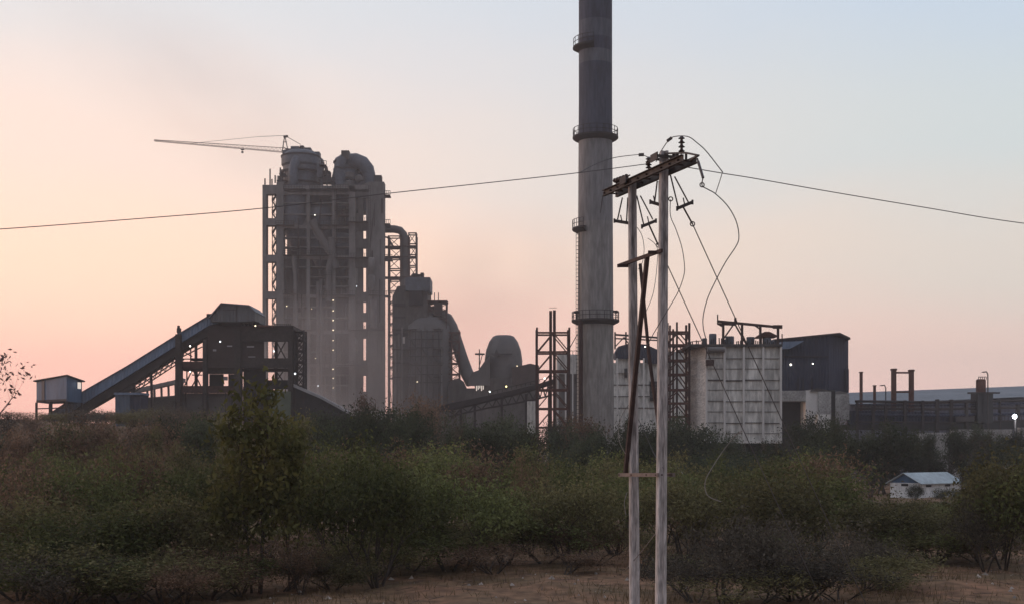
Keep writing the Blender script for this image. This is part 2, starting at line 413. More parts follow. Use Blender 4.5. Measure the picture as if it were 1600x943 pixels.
# head platforms and top cyclones
Dt = D + 8
MB().lathe((X(470, Dt), Dt, 0), [(5.2, Z(318, Dt)), (5.2, Z(262, Dt)), (5.7, Z(259, Dt)), (5.7, Z(247, Dt)), (5.3, Z(243, Dt)), (3.9, Z(237.5, Dt)), (2.2, Z(235.5, Dt)), (.02, Z(235.5, Dt))], 28).build('cyclone', M_CYC, T)
MB().lathe((X(488, Dt + 5), Dt + 5, 0), [(3.4, Z(318, Dt)), (3.4, Z(244, Dt)), (2.4, Z(239, Dt)), (1.9, Z(236, Dt)), (.02, Z(235, Dt))], 20).build('cyclone', M_CYC, T)
MB().tube([P(458, 300, Dt - 6), P(458, 262, Dt - 6), P(463, 250, Dt - 5), P(470, 244, Dt - 3)], 1.4, 12).build('gas_duct', M_CYC, T)
MB().pbox(490, 499, 237, 256, Dt, 3).build('platform_cabin', M_CYC, T)
Dr = D + 10
MB().lathe((X(541, Dr), Dr, 0), [(3.6, Z(330, Dr)), (3.6, Z(252, Dr)), (3.2, Z(248, Dr)), (2.0, Z(244, Dr)), (1.9, Z(243, Dr)), (.02, Z(243, Dr))], 24).build('cyclone', M_CYC, T)
MB().lathe((X(531, Dr - 3), Dr - 3, 0), [(2.6, Z(330, Dr)), (2.6, Z(286, Dr)), (1.6, Z(262, Dr)), (.5, Z(254, Dr))], 20).build('cyclone', M_CYC, T)
MB().tube([P(545, 252, Dr - 2), P(556, 251, Dr - 2), P(566, 255, Dr - 2), P(574, 265, Dr - 2), P(578, 278, Dr - 2), P(578, 300, Dr - 2)], [2.2, 2.2, 2.2, 2.1, 1.8, 1.7], 16).build('gas_duct', M_CYC, T)
for px, py, r in [(546, 274, 1.3), (546, 289, 1.6), (561, 279, 1.2), (574, 293, 1.5)]:
    MB().lathe(P(px, py, Dr - 6), [(.05, -r), (r, -r * .5), (r, r * .5), (.05, r)], 14).build('valve_box', M_DUCT, T)
MB().lathe((X(563, Dr + 3), Dr + 3, 0), [(3.8, Z(330, Dr)), (3.8, Z(262, Dr)), (3.2, Z(255, Dr)), (1.8, Z(251, Dr)), (.02, Z(250, Dr))], 24).build('cyclone', M_CYC, T)
MB().tube([P(531, 262, Dr - 4), P(534, 252, Dr - 4), P(541, 247, Dr - 3), P(549, 250, Dr - 3)], 1.6, 12).build('gas_duct', M_CYC, T)
MB().pbox(548, 560, 243, 252, Dr, 2).build('valve_box', M_CYC, T)
MB().pbox(523, 576, 289, 300, D, 9).build('head_slab', M_CONC, T)
MB().pbox(444, 522, 290, 300, D, 8).build('head_slab', M_CONC, T)
for (a, b, y) in [(498, 509, 257), (504, 512, 272), (436, 445, 271), (432, 445, 281), (506, 522, 283), (600, 609, 304), (600, 609, 349), (600, 612, 404), (600, 609, 461)]:
    pl = MB().pbox(a, b, y, y + 1.6, D + 1, 4).build('platform', M_STEEL, T)
    q = MB()
    for k in range(4):
        xx = X(a + (b - a) * k / 3, D); q.beam((xx, D + 1.1, Z(y, D)), (xx, D + 1.1, Z(y, D) + 1.3), .14)
    q.beam((X(a, D), D + 1.1, Z(y, D) + 1.3), (X(b, D), D + 1.1, Z(y, D) + 1.3), .14); q.build('railing', M_STEEL, pl)
for px, y0, y1 in [(414, 279, 289), (422, 264, 289), (425, 280, 289), (430, 274, 286), (438, 262, 290), (511, 268, 290)]:
    MB().beam(P(px, y0, D + 1), P(px, y1, D + 1), .35).build('post', M_STEEL, T)
for y in (469, 485, 500, 515, 531, 546, 576, 590, 605): lamp(T, 520.5, y, D - .4, .30)
for px, y in [(487, 482), (493, 559), (497, 602), (557, 447), (492, 336), (448, 478)]: lamp(T, px, y, D - .8, .26)

def ring(px, D2, r_, ys, parent=T, nm='flange'):
    k_ = MB()
    for y in ys: k_.lathe((X(px, D2), D2, 0), [(r_ - .05, Z(y, D2) - .22), (r_ + .28, Z(y, D2) - .22), (r_ + .28, Z(y, D2) + .22), (r_ - .05, Z(y, D2) + .22)], 28)
    return k_.build(nm, M_STEEL, parent)
ring(470, Dt, 5.6, (288, 270, 246)); ring(541, Dr, 3.6, (284, 266, 254)); ring(563, Dr + 3, 3.8, (280, 264)); ring(488, Dt + 5, 3.4, (272, 256))
def clutter_platform(a, b, y, off):
    pl_ = MB().box(X(a, D), X(b, D), D - off, D + .02 - .05, Z(y, D) - .15, Z(y, D)).build('platform', M_STEEL, T)
    k_ = MB(); n_ = max(2, int((b - a) / 4))
    for i in range(n_ + 1):
        xx = X(a + (b - a) * i / n_, D); k_.beam((xx, D - off + .05, Z(y, D)), (xx, D - off + .05, Z(y, D) + 1.1), .09)
    k_.beam((X(a, D), D - off + .05, Z(y, D) + 1.1), (X(b, D), D - off + .05, Z(y, D) + 1.1), .09)
    k_.beam((X(a, D), D - off + .05, Z(y, D) + .55), (X(b, D), D - off + .05, Z(y, D) + .55), .07); k_.build('railing', M_STEEL, pl_)
D = 360.0
for a, b, y, off in [(444, 478, 296, 1.5), (485, 545, 296, 1.5), (432, 460, 352, 1.2), (498, 545, 352, 1.6), (545, 575, 347, 1.6), (443, 520, 399, 1.3), (524, 575, 403, 1.6), (443, 478, 459, 1.3), (500, 556, 461, 1.5), (545, 600, 515, 1.3), (443, 500, 515, 1.4), (460, 519, 567, 1.4), (524, 575, 570, 1.5), (486, 519, 430, 1.2), (524, 545, 380, 1.4), (524, 545, 330, 1.4), (575, 600, 461, 1.2), (484, 519, 540, 1.3)]:
    clutter_platform(a, b, y, off)
rr = random.Random(21)
k = MB()
for i in range(26):                                  # slender pipes, ladders and brackets on the front
    px_ = rr.choice([rr.uniform(446, 477), rr.uniform(486, 517), rr.uniform(526, 543), rr.uniform(577, 597)]); y0_ = rr.uniform(310, 560); y1_ = y0_ + rr.uniform(18, 70)
    k.beam(P(px_, y0_, D - .35), P(px_ + (rr.uniform(-12, 12) if rr.random() < .25 else 0), min(y1_, 640), D - .35), rr.choice([.16, .22, .35]))
k.build('pipework', M_STEEL, T)
k = MB()
for px_, y0_, y1_ in [(449, 355, 640), (523, 296, 400), (576, 290, 460)]:
    a_ = P(px_, y1_, D - .5); b_ = P(px_, y0_, D - .5)
    k.beam(a_, b_, .09); k.beam(a_ + Vector((.5, 0, 0)), b_ + Vector((.5, 0, 0)), .09); z_ = a_.z
    while z_ < b_.z: k.beam((a_.x, a_.y, z_), (a_.x + .5, a_.y, z_), .07); z_ += .7
k.build('ladder', M_STEEL, T)
for px_, y_, w_, h_ in [(443, 237, 10, 18), (456, 231, 13, 7), (470, 230, 6, 6), (478, 233, 9, 12), (444, 262, 8, 26), (486, 238, 5, 10), (470, 266, 10, 24), (536, 240, 12, 12), (500, 262, 9, 22), (508, 274, 12, 18), (585, 276, 12, 12), (549, 247, 8, 6), (524, 262, 6, 22), (562, 262, 6, 9), (575, 284, 9, 8), (436, 277, 7, 12), (512, 268, 3, 12)]:
    MB().pbox(px_, px_ + w_, y_, y_ + h_, D + 9, 3, -6 if px_ > 495 and px_ < 520 else (-4 if px_ == 536 else -2)).build('roof_equipment', rr.choice([M_CYC, M_STEEL, M_CONC_D]), T)
# ------------------------------------------------------------------ tower crane behind the preheater tower
Dc = 376.0
K = thing('tower_crane', 'thin lattice tower crane with a long jib reaching left above the preheater tower', 'crane', (X(447, Dc), Dc, gz(X(447, Dc), Dc)))
kx = X(447, Dc); hw = .7
for dx in (-hw, hw):
    for dy in (-hw, hw): MB().beam((kx + dx, Dc + dy, gz(kx, Dc)), (kx + dx, Dc + dy, Z(238, Dc)), .2).build('leg', M_STEEL, K)
q = MB(); z = 20
while z < Z(240, Dc): q.beam((kx - hw, Dc - hw, z), (kx + hw, Dc - hw, z + 1.6), .12); q.beam((kx + hw, Dc - hw, z + 1.6), (kx - hw, Dc - hw, z + 3.2), .12); z += 3.2
q.build('mast_bracing', M_STEEL, K)
q = MB(); a0, a1 = P(240, 219.5, Dc), P(446, 237.5, Dc); nseg = 34; up = Vector((0, 0, 1.1))
q.beam(a0, a1, .14); q.beam(a0 + Vector((0, 1.2, 0)), a1 + Vector((0, 1.2, 0)), .14); q.beam(a0 + up * .3 + Vector((0, .6, 0)), a1 + up * 1.2 + Vector((0, .6, 0)), .14)
for k in range(nseg):
    t0, t1, tm = k / nseg, (k + 1) / nseg, (k + .5) / nseg
    A = a0.lerp(a1, t0); B = a0.lerp(a1, t1); M_ = a0.lerp(a1, tm) + up * (.3 + .9 * tm) + Vector((0, .6, 0))
    q.beam(A, M_, .07); q.beam(M_, B, .07)
q.build('jib', M_RUST, K)
ap = P(445, 212, Dc)
q = MB(); q.beam(ap, P(441, 236, Dc), .25); q.beam(ap, P(450, 236, Dc), .25); q.beam(P(443, 214, Dc), P(450, 213, Dc), .6); q.beam(P(442, 222, Dc), P(448.5, 222, Dc), .2); q.build('apex_frame', M_STEEL, K)
MB().beam(ap, P(406, 213.5, Dc), .11).beam(P(406, 213.5, Dc), P(300, 224, Dc), .08).build('tie_rod', M_STEEL, K)
MB().beam(ap, P(470, 226, Dc), .15).build('tie_rod', M_STEEL, K)
MB().beam(P(446, 233, Dc), P(478, 237, Dc), .5).build('counter_jib', M_STEEL, K)
MB().pbox(376, 381, 232.5, 234, Dc, .8).build('trolley', M_STEEL, K)
MB().beam(P(378.5, 234, Dc), P(378.5, 237, Dc), .12).pbox(377, 380, 236.5, 239, Dc, .5).build('hook_block', M_STEEL, K)

# ------------------------------------------------------------------ steel duct tower right of the preheater tower, with its goose-neck duct
D = 366.0; bz = gz(X(630, D), D)
S = thing('duct_support_tower', 'open steel lattice tower beside the preheater tower, carrying a bent gas duct', 'tower', (X(628, D), D, bz))
rows = [Z(y, D) for y in range(590, 366, -17)]
lattice(S, (X(607, D), X(626, D)), D, D + 4, bz, rows, Z(368, D), .26, M_RUSTD, 'z')
lattice(S, (X(638, D), X(650, D)), D + .5, D + 4.2, bz, [r + 1 for r in rows], Z(367, D), .26, M_RUSTD, 'z')
q = MB()
for y in (384, 400, 432): q.pbox(600, 651, y, y + 1.2, D, 4.4)
q.build('platform', M_RUSTD, S)
MB().tube([P(596, 358, D + 2), P(616, 358, D + 2), P(625, 360, D + 2), P(630.5, 366, D + 2), P(633, 378, D + 2), P(633.5, 392, D + 2), P(632.5, 420, D + 2), P(632, 455, D + 2)], 1.15, 16).build('gas_duct', M_DUCT, S)
MB().tube([P(598, 370, D + 1), P(606, 371, D + 1), P(614, 385, D + 1)], .3, 8).build('pipe', M_DUCT, S)

# ------------------------------------------------------------------ raw mill building
D = 340.0; bz = gz(X(660, D), D)
B = thing('raw_mill_building', 'hazy grey mill building with stepped roof and a thick duct curving down right', 'building', (X(655, D), D, bz))
MB().pprism([(613, 700), (613, 463), (621, 447), (636, 446), (668, 446), (668, 489), (668, 700)], D, 14).build('main_wall', M_CONC_D, B)
MB().pbox(634, 672.5, 434, 455, D, 10, -1.2).build('bin_box', M_CYC, B)
MB().pbox(639, 661, 455, 478, D, .6, -.7).build('wall_panel', M_DARK, B)
MB().lathe((X(667, D + 5), D + 5, 0), [(7.0, Z(700, D)), (7.0, Z(508, D)), (5.4, Z(497, D)), (3.2, Z(489, D)), (2.6, Z(476, D)), (.02, Z(476, D))], 24).build('mill_cone', M_DUCT, B)
MB().pbox(668.1, 692, 512, 700, D, 10).build('annex_wall', M_CONC_D, B)
q = MB()
for px in (618, 624, 645, 651, 658, 672, 679, 686): q.tube([(X(px, D), D - .7, bz), (X(px, D), D - .7, Z(rr.uniform(505, 540), D))], rr.uniform(.25, .5), 8)
q.build('pipes', M_DUCT, B)
q = MB()
for y in (514, 545, 566, 588): q.pbox(613, 693, y, y + 1.5, D, 1.5, -1.6)
q.build('walkway', M_STEEL, B)
for px in (628, 655, 663, 676, 690): MB().box(X(px, D), X(px + 2, D), D - 2, D - 1.62, bz, Z(512, D)).build('column', M_CONC, B)
pw = P(630, 531, D)
MB().box(pw.x - .5, pw.x + .5, D - .12, D - .04, pw.z - .9, pw.z + .9).build('window', mat('window_pale', (.6, .56, .52)), B)
k = MB()
for px in (642, 650, 659, 668, 677, 686): k.box(X(px, D), X(px + 1.3, D), D - 3.0, D - 2.7, bz, Z(516 if px < 672 else 524, D))
for y in (518, 530, 543, 556, 570, 584, 597): k.pbox(640, 692, y, y + 1.2, D, .3, -2.68)
k.build('front_frame', M_STEEL, B)
k = MB()
for (a_, b_, y0_, y1_) in ((642, 650, 530, 543), (659, 668, 543, 556), (677, 686, 556, 570), (650, 659, 570, 584), (668, 677, 584, 597), (642, 650, 556, 570)):
    k.beam(P(a_, y0_, D - 2.6), P(b_, y1_, D - 2.6), .2)
k.build('frame_brace', M_STEEL, B)
for (a_, b_, y0_, y1_) in ((616, 634, 474, 479), (616, 634, 494, 497), (616, 638, 520, 524), (642, 652, 460, 476)):
    MB().pbox(a_, b_, y0_, y1_, D, .3, -1.1 if y0_ == 460 else -.35).build('louvre', M_DARK, B)
# roof machines
q = MB(); q.pbox(645, 651, 427, 434, D, 2); q.pbox(652, 656, 429, 434, D, 2); q.pbox(657, 662, 426, 434, D, 2); q.tube([P(643, 430, D + 1), P(662, 430, D + 1)], .3); q.build('roof_fan', M_STEEL, B)
# stair tower with platform
xs = (X(669, D), X(697, D)); lattice(B, xs, D + 1, D + 6, Z(512, D), [Z(y, D) for y in (497, 484, 471)], Z(469, D), .22, M_RUSTD, 'x')
q = MB(); q.pbox(667, 699, 469, 471, D, 6); q.build('platform', M_RUSTD, B)
MB().pbox(678, 690, 471, 492, D, 4, 1).build('elevator_head', M_STEEL, B)
for px in (673, 679, 685): MB().beam(P(px, 457, D + 2), P(px, 469, D + 2), .22).build('mast', M_STEEL, B)
xs = (X(694, D), X(717, D)); lattice(B, xs, D + 2, D + 7, bz, [Z(y, D) for y in (600, 583, 566, 549, 532, 518)], Z(514, D), .25, M_RUST, 'x')
MB().beam((X(705.5, D), D + 2, bz), (X(705.5, D), D + 2, Z(518, D)), .35).build('column', M_RUST, B)
MB().tube([P(668, 492, D + 4), P(690, 492, D + 4), P(699, 497, D + 4), P(706, 510, D + 4), P(713, 532, D + 4), P(722, 560, D + 4), P(730, 583, D + 4), P(738, 596, D + 3)], [1.5, 1.5, 1.55, 1.6, 1.65, 1.7, 1.8, 2.0], 20).build('gas_duct', M_DUCT, B)
MB().pprism([(700, 604), (706, 594), (716, 590), (724, 595), (729, 606), (729, 700), (700, 700)], D, 6, -1).build('dust_bin', M_CONC_D, B)
lamp(B, 652, 596, D - 2.4, .3)

# ------------------------------------------------------------------ cooler hood
D = 330.0; bz = gz(X(790, D), D)
H = thing('cooler_hood', 'grey thimble shaped hood with a low brown side wing, left of the lattice mast', 'building', (X(790, D), D, bz))
cx, cyy = X(786.5, D), D + 5
MB().lathe((cx, cyy, 0), [(5.1, Z(610, D)), (5.1, Z(560, D)), (4.75, Z(545, D)), (3.9, Z(531, D)), (2.9, Z(523, D)), (2.2, Z(521, D)), (.02, Z(520.5, D))], 28).build('hood', M_DUCT, H)
MB().pbox(726, 741.9, 606, 700, D, 8, -1).build('side_wall', M_CONC_D, H)
MB().pbox(742, 815, 590, 700, D, 12, -1).build('main_wall', M_CONC_D, H)
MB().pprism([(733, 592), (738, 582), (748, 578), (757, 565), (765, 556), (765, 602), (733, 602)], D, 3, -2).build('inlet_duct', M_DUCT, H)
MB().pprism([(800, 600), (800, 574), (815, 571), (828, 568), (842, 571), (842, 600)], D, 10, -2.2).build('side_wing', M_BROWN, H)
MB().pprism([(815, 700), (815, 601), (842, 601), (842, 700)], D, 8, -2.1).build('side_wall', M_CONC_D, H)
MB().pprism([(771, 556), (776, 545), (781, 556)], D, .5, -.9).build('hatch', M_STEEL, H)
pl = MB().pbox(742, 757, 551, 552.6, D, 3).build('platform', M_STEEL, H)
MB().beam(P(749, 545, D), P(749, 600, D), .3).beam(P(754, 552, D), P(748, 575, D), .2).build('post', M_STEEL, pl)
MB().pbox(767, 800, 552, 553, D, .8, -1).build('walkway', M_STEEL, H)
lamp(H, 808, 571, D - 3, .3); lamp(H, 765, 611, D - 3, .3)
q = MB()
for i in range(5): q.pbox(744 + i * 2.6, 745.4 + i * 2.6, 596 + (i % 2) * 2, 610 - (i % 3) * 2, D, .1, -1.15)
q.build('window', mat('window_glow', (1.0, .86, .76), emit=.8), H)

# ------------------------------------------------------------------ inclined conveyor gallery left, with head house
D = 200.0; mid = 2.4
G = thing('conveyor_gallery', 'long blue grey inclined conveyor gallery rising right from the earth bank to its head house', 'conveyor', (X(240, D), D, gz(X(240, D), D)))
top = [(60, 657), (69, 652), (131, 611), (199, 572), (279, 522), (326, 494), (340, 492)]
low = [(340, 504), (326, 508), (279, 537), (199, 587), (131, 629), (75, 664), (60, 672)]
MB().pprism(top + low, D, 3.4).build('gallery_wall', M_BLUE, G)
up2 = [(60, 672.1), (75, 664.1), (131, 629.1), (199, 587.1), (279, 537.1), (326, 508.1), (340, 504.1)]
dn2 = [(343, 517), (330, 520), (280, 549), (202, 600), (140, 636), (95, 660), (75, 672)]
MB().pprism(up2 + dn2, D, 2.6, .5).build('shaded_panel', M_STEEL, G)  # recessed lower band; shade under the gallery is put into its dark colour
MB().pprism([(59, 656), (69, 650.6), (131, 609.6), (199, 570.6), (279, 520.6), (326, 492.6), (326, 494), (279, 522), (199, 572), (131, 611), (69, 652), (59, 657.4)], D, 3.8, -.25).build('roof_sheet', M_ROOFL, G)
def truss(parent, pts_t, pts_b, D, y0, y1, w, m, n=1, nm='truss'):
    q = MB()
    for y in (y0, y1):
        T1 = [Vector((X(a, D), y, Z(b, D))) for a, b in pts_t]; B1 = [Vector((X(a, D), y, Z(b, D))) for a, b in pts_b]
        for k in range(len(T1) - 1):
            q.beam(T1[k], T1[k + 1], w); q.beam(B1[k], B1[k + 1], w)
        for k in range(len(T1) - 1):
            for i in range(n):
                a = T1[k].lerp(T1[k + 1], i / n); b = B1[k].lerp(B1[k + 1], (i + .5) / n); c = T1[k].lerp(T1[k + 1], (i + 1) / n)
                q.beam(a, b, w * .7); q.beam(b, c, w * .7)
    return q.build(nm, m, parent)
truss(G, [(176, 614), (202, 600), (280, 549)], [(178, 622), (204, 609), (280, 559)], D, D + .6, D + 2.9, .17, M_STEEL, 9)
for px, yt in [(208, 598), (236, 580)]:
    MB().beam(P(px, yt, D + 1), (X(px, D), D + 1, gz(X(px, D), D)), .35).build('support_leg', M_STEEL, G)
MB().beam(P(279, 508, D), P(279, 522, D), .35).pbox(276, 282, 512, 519, D, .5).build('bracket', M_STEEL, G)
HH = thing('head_house', 'grey sheet metal head house with chamfered roof at the upper end of the conveyor', 'building', (X(370, D), D - 1, Z(504, D)))
MB().pprism([(333, 503.9), (332.5, 497), (349, 476.5), (392.6, 480), (401, 488), (401, 502), (385, 503.9)], D, 8, -1.5).build('wall', M_GREY, HH)
MB().pprism([(329, 498), (349, 474.6), (393, 478), (402.5, 488.4), (401.2, 488.6), (392.4, 479.9), (349.3, 476.4), (332.4, 497)], D, 8.6, -1.8).build('roof', M_ROOFL, HH)
MB().pbox(326, 334, 491, 496, D, 2, -1.4).build('vent_box', M_STEEL, HH)
MB().pbox(352, 372, 485, 486, D, .1, -1.62).pbox(372, 373.2, 476, 504, D, .1, -1.62).build('trim', M_CONC_D, HH)

# ------------------------------------------------------------------ crusher frame building
Fb = thing('transfer_frame_building', 'dark concrete frame building under the head house, two open storeys with lamps', 'building', (X(370, D), D, gz(X(370, D), D)))
bz = gz(X(370, D), D) - .5
def fb(a, b, y0, y1, dep=1.0, off=0.0, m=M_CONC_D, nm='beam'): return MB().pbox(a, b, y0, y1, D, dep, off).build(nm, m, Fb)
M_FR = mat('frame_concrete_dark', (0.045, 0.037, 0.034), var=0.3, scale=0.5, fine=.2)
for a, b, t in [(276, 284, 522), (318, 324, 530), (367, 377, 514), (451, 458, 515)]:
    MB().box(X(a, D), X(b, D), D - .6 if a != 276 else D - .9, D + .8, bz, Z(t, D)).build('column', M_FR, Fb)
for a, b in [(284, 287), (356, 361), (414, 418), (446, 449)]:
    MB().box(X(a, D), X(b, D), D + 8, D + 8.8, bz, Z(520, D)).build('column', M_FR, Fb)
fb(324.1, 412, 512, 574, .4, 0, M_BROWN, 'wall_panel')
fb(377.1, 450.9, 514, 533, .7, -.4, M_FR); fb(377.1, 450.9, 559, 574, .7, -.4, M_FR)
fb(284.1, 317.9, 564, 575, .7, 0, M_RUSTD); fb(284.1, 366.9, 602, 613, .7, -.1, M_RUSTD); fb(324.1, 366.9, 573.9, 583, .7, .45, M_FR)
fb(300, 458, 508, 514, 9, .2, M_BROWN, 'roof_slab'); fb(284.1, 450.9, 574.2, 578, 3, .6, M_FR, 'floor_slab')
fb(405, 428, 508, 511, 1.5, -.8, M_RUST, 'parapet')
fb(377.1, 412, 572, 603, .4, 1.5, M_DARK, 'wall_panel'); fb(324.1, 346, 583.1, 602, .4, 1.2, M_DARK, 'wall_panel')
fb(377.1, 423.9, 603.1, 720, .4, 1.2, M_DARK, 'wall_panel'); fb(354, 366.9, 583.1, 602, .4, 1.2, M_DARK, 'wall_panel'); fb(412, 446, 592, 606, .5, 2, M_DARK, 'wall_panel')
fb(386, 397, 540, 542, .1, -.12, mat('pane_dull', (.35, .33, .34)), 'window'); fb(388, 399, 556, 557.5, .1, -.12, MATS['pane_dull'], 'window')
fb(355, 363, 539, 541, .1, -.12, MATS['pane_dull'], 'window'); fb(333, 338, 545, 548, .1, -.12, MATS['pane_dull'], 'window')
fb(347, 353.5, 587, 593, .1, 1.0, MATS['pane_dull'], 'window')
for grp_ in ([(432, 533, 446, 559), (446, 533, 432, 559)], [(428, 574, 446, 600), (446, 574, 428, 600)],
             [(286, 556, 316, 541), (286, 548, 300, 556), (298, 540, 298, 564), (284, 560, 316, 560)],
             [(288, 603, 300, 578), (300, 603, 314, 578), (314, 603, 302, 578), (292, 578, 292, 603), (308, 578, 308, 603), (300, 585, 316, 585)]):
    q = MB()
    for (a, y0, b, y1) in grp_: q.beam(P(a, y0, D + 5), P(b, y1, D + 5), .18)
    q.build('bracing', M_STEEL, Fb)
MB().pbox(288, 308, 556, 560, D, 2, 4).build('machine', M_STEEL, Fb)
q = MB()                                            # handrail on the roof
for k in range(26):
    px = 381 + k * 2.9; q.beam(P(px, 505, D), P(px, 509.5, D), .07) if px < 404 or px > 428 else None
q.beam(P(381, 505, D), P(404, 505.5, D), .08); q.beam(P(428, 506, D), P(455, 507, D), .08)
for px in (378, 384, 391, 397, 403): q.beam(P(px, 503, D + .6), P(px + 1, 508.5, D + .6), .3)
q.build('railing', M_STEEL, Fb)
for px, y in [(297, 540), (297, 580), (344, 533), (428, 548), (399, 508.5)]: lamp(Fb, px, y, D - 1.0, .22)
MB().pbox(284.1, 366.9, 613, 700, D, .4, .9).build('plinth_wall', mat('plinth_grey', (.11, .10, .095), var=.2), Fb)
MB().pbox(424, 456, 611, 720, D, 2, -1.2).build('plinth_wall', mat('plinth_green', (.10, .12, .085), var=.2), Fb)
for px in (290, 317, 352, 362): MB().box(X(px, D), X(px + 1.2, D), D - .25, D + .1, bz, Z(613, D)).build('post', M_STEEL, Fb)
SL = thing('stair_tower', 'slim dark lattice stair mast attached at the right of the frame building', 'tower', (X(467, D), D, gz(X(467, D), D)))
lattice(SL, (X(460, D), X(474, D)), D + .3, D + 2.6, gz(X(467, D), D), [Z(y, D) for y in (622, 602, 583, 565, 547, 530, 518)], Z(515, D), .2, M_STEEL, 'x')
q = MB()
for y in (517, 530, 563, 601): q.pbox(459, 475, y, y + 1.6, D, 2.5, .2)
q.build('platform', M_STEEL, SL)
lamp(SL, 461, 583, D - .1, .26)
IC = thing('outgoing_conveyor', 'low dark conveyor with a pale edge sloping down right from the frame building', 'conveyor', (X(500, D), D, gz(X(500, D), D)))
MB().pprism([(459, 599), (500, 617), (528, 632), (547, 644), (547, 647.5), (527, 636), (500, 621.5), (459, 604)], D, 2.5, -.3).build('deck', mat('deck_pale', (.30, .29, .29), var=.2), IC)
MB().pprism([(459, 604.1), (500, 621.6), (527, 636.1), (547, 647.6), (547, 725), (459, 725)], D, 2, .2).build('side_wall', M_DARK, IC)

# ------------------------------------------------------------------ blue cabin on stilts, far left
Ds = 190.0
SH = thing('stilt_cabin', 'small blue sheet metal cabin standing on steel stilts beside the conveyor foot', 'cabin', (X(95, Ds), Ds, gz(X(95, Ds), Ds)))
c0 = [(X(57, 196), 196), (X(104, Ds), Ds), (X(128, 198.5), 198.5), (X(128, 198.5) - 7.2, 204)]
zb = Z(626, Ds); tz = [Z(595.5, 196), Z(586.5, Ds), Z(596, 198.5), Z(601, 204)]
def wallq(i, j, t=.15): 
    a, b = c0[i], c0[j]; return MB().hexa([(a[0], a[1], zb), (b[0], b[1], zb), (b[0], b[1] + t, zb), (a[0], a[1] + t, zb)], [(a[0], a[1], tz[i]), (b[0], b[1], tz[j]), (b[0], b[1] + t, tz[j]), (a[0], a[1] + t, tz[i])])
MB().hexa([(a, b, zb) for a, b in c0], [(c0[i][0], c0[i][1], tz[i]) for i in range(4)]).build('wall', M_BLUE2, SH)
def ex(p, k=.5):
    mx, my = sum(a for a, b in c0) / 4, sum(b for a, b in c0) / 4; v = Vector((p[0] - mx, p[1] - my)); v = v * (1 + k / v.length); return mx + v.x, my + v.y
e4 = [ex(p) for p in c0]
MB().hexa([(e4[i][0], e4[i][1], tz[i] + .02) for i in range(4)], [(e4[i][0], e4[i][1], tz[i] + .2) for i in range(4)]).build('roof', M_STEEL, SH)
a, b = c0[0], c0[1]
def on(t, dz0, dz1, w, m, nm):
    xa, ya = a[0] + (b[0] - a[0]) * t, a[1] + (b[1] - a[1]) * t - .06
    xb, yb = a[0] + (b[0] - a[0]) * (t + w), a[1] + (b[1] - a[1]) * (t + w) - .06
    MB().hexa([(xa, ya - .05, dz0), (xb, yb - .05, dz0), (xb, yb, dz0), (xa, ya, dz0)], [(xa, ya - .05, dz1), (xb, yb - .05, dz1), (xb, yb, dz1), (xa, ya, dz1)]).build(nm, m, SH)
on(.18, zb, tz[0] + .1, .10, M_NAVY, 'door'); on(.0, zb, zb + .35, 1.0, M_STEEL, 'base_rail')
for (x, y) in c0 + [((c0[0][0] + c0[1][0]) / 2, (c0[0][1] + c0[1][1]) / 2)]:
    MB().box(x - .15, x + .15, y - .15, y + .15, gz(x, y) - .3, zb - .01).build('leg', M_STEEL, SH)
MB().beam((c0[0][0], c0[0][1], zb - 1), (c0[1][0], c0[1][1], zb - 1), .18).build('bracing', M_STEEL, SH)
p = Vector((X(121.5, 197), 197.0, Z(602.5, 197)))
MB().box(p.x - .05 + 1.0, p.x + 1.12, 194.2, 195.3, p.z - .5, p.z + .5).build('window', mat('window_glow', (1.0, .86, .76)), SH)

# ------------------------------------------------------------------ small cabin, low wall, background gallery behind the gallery
Dk = 186.0
q = thing('blue_grey_cabin', 'small square blue grey cabin on the bank under the inclined conveyor', 'cabin', (X(200, Dk), Dk, gz(X(200, Dk), Dk)))
MB().box(X(180, Dk), X(203, Dk), Dk, Dk + 4, gz(X(200, Dk), Dk) - 1, Z(616, Dk)).build('wall', clad('cladding_slate', (.085, .11, .15)), q)
MB().box(X(203.05, Dk), X(219, Dk), Dk + .3, Dk + 4, gz(X(200, Dk), Dk) - 1, Z(616.5, Dk)).build('wall', M_NAVYL, q)
MB().box(X(178.5, Dk), X(220.5, Dk), Dk - .2, Dk + 4.2, Z(615.9, Dk), Z(612.5, Dk)).build('roof', M_BLUE, q)
Dw = 206.0
w = MB().pbox(215, 370, 620, 700, Dw, .5)
tagged(w, 'boundary_wall', mat('wall_render_grey', (.12, .115, .105), var=.2, fine=.15), 'long low grey boundary wall behind the blue grey cabin', 'wall', (X(290, Dw), Dw, gz(X(290, Dw), Dw)))
Db = 300.0
q = thing('distant_gallery', 'pale distant conveyor gallery on trestle legs seen under the inclined conveyor', 'conveyor', (X(245, Db), Db, gz(X(245, Db), Db)))
MB().pprism([(205, 608), (285, 590), (285, 596), (205, 614)], Db, 3).build('deck', M_CONC, q)
for px in range(208, 286, 11): MB().beam((X(px, Db), Db + 1, gz(X(px, Db), Db)), P(px, 607 - (px - 208) * .22, Db + 1), .45).build('leg', M_CONC_D, q)
MB().pprism([(205, 622), (285, 616), (285, 619), (205, 625)], Db, 2).build('lower_deck', M_CONC_D, q)

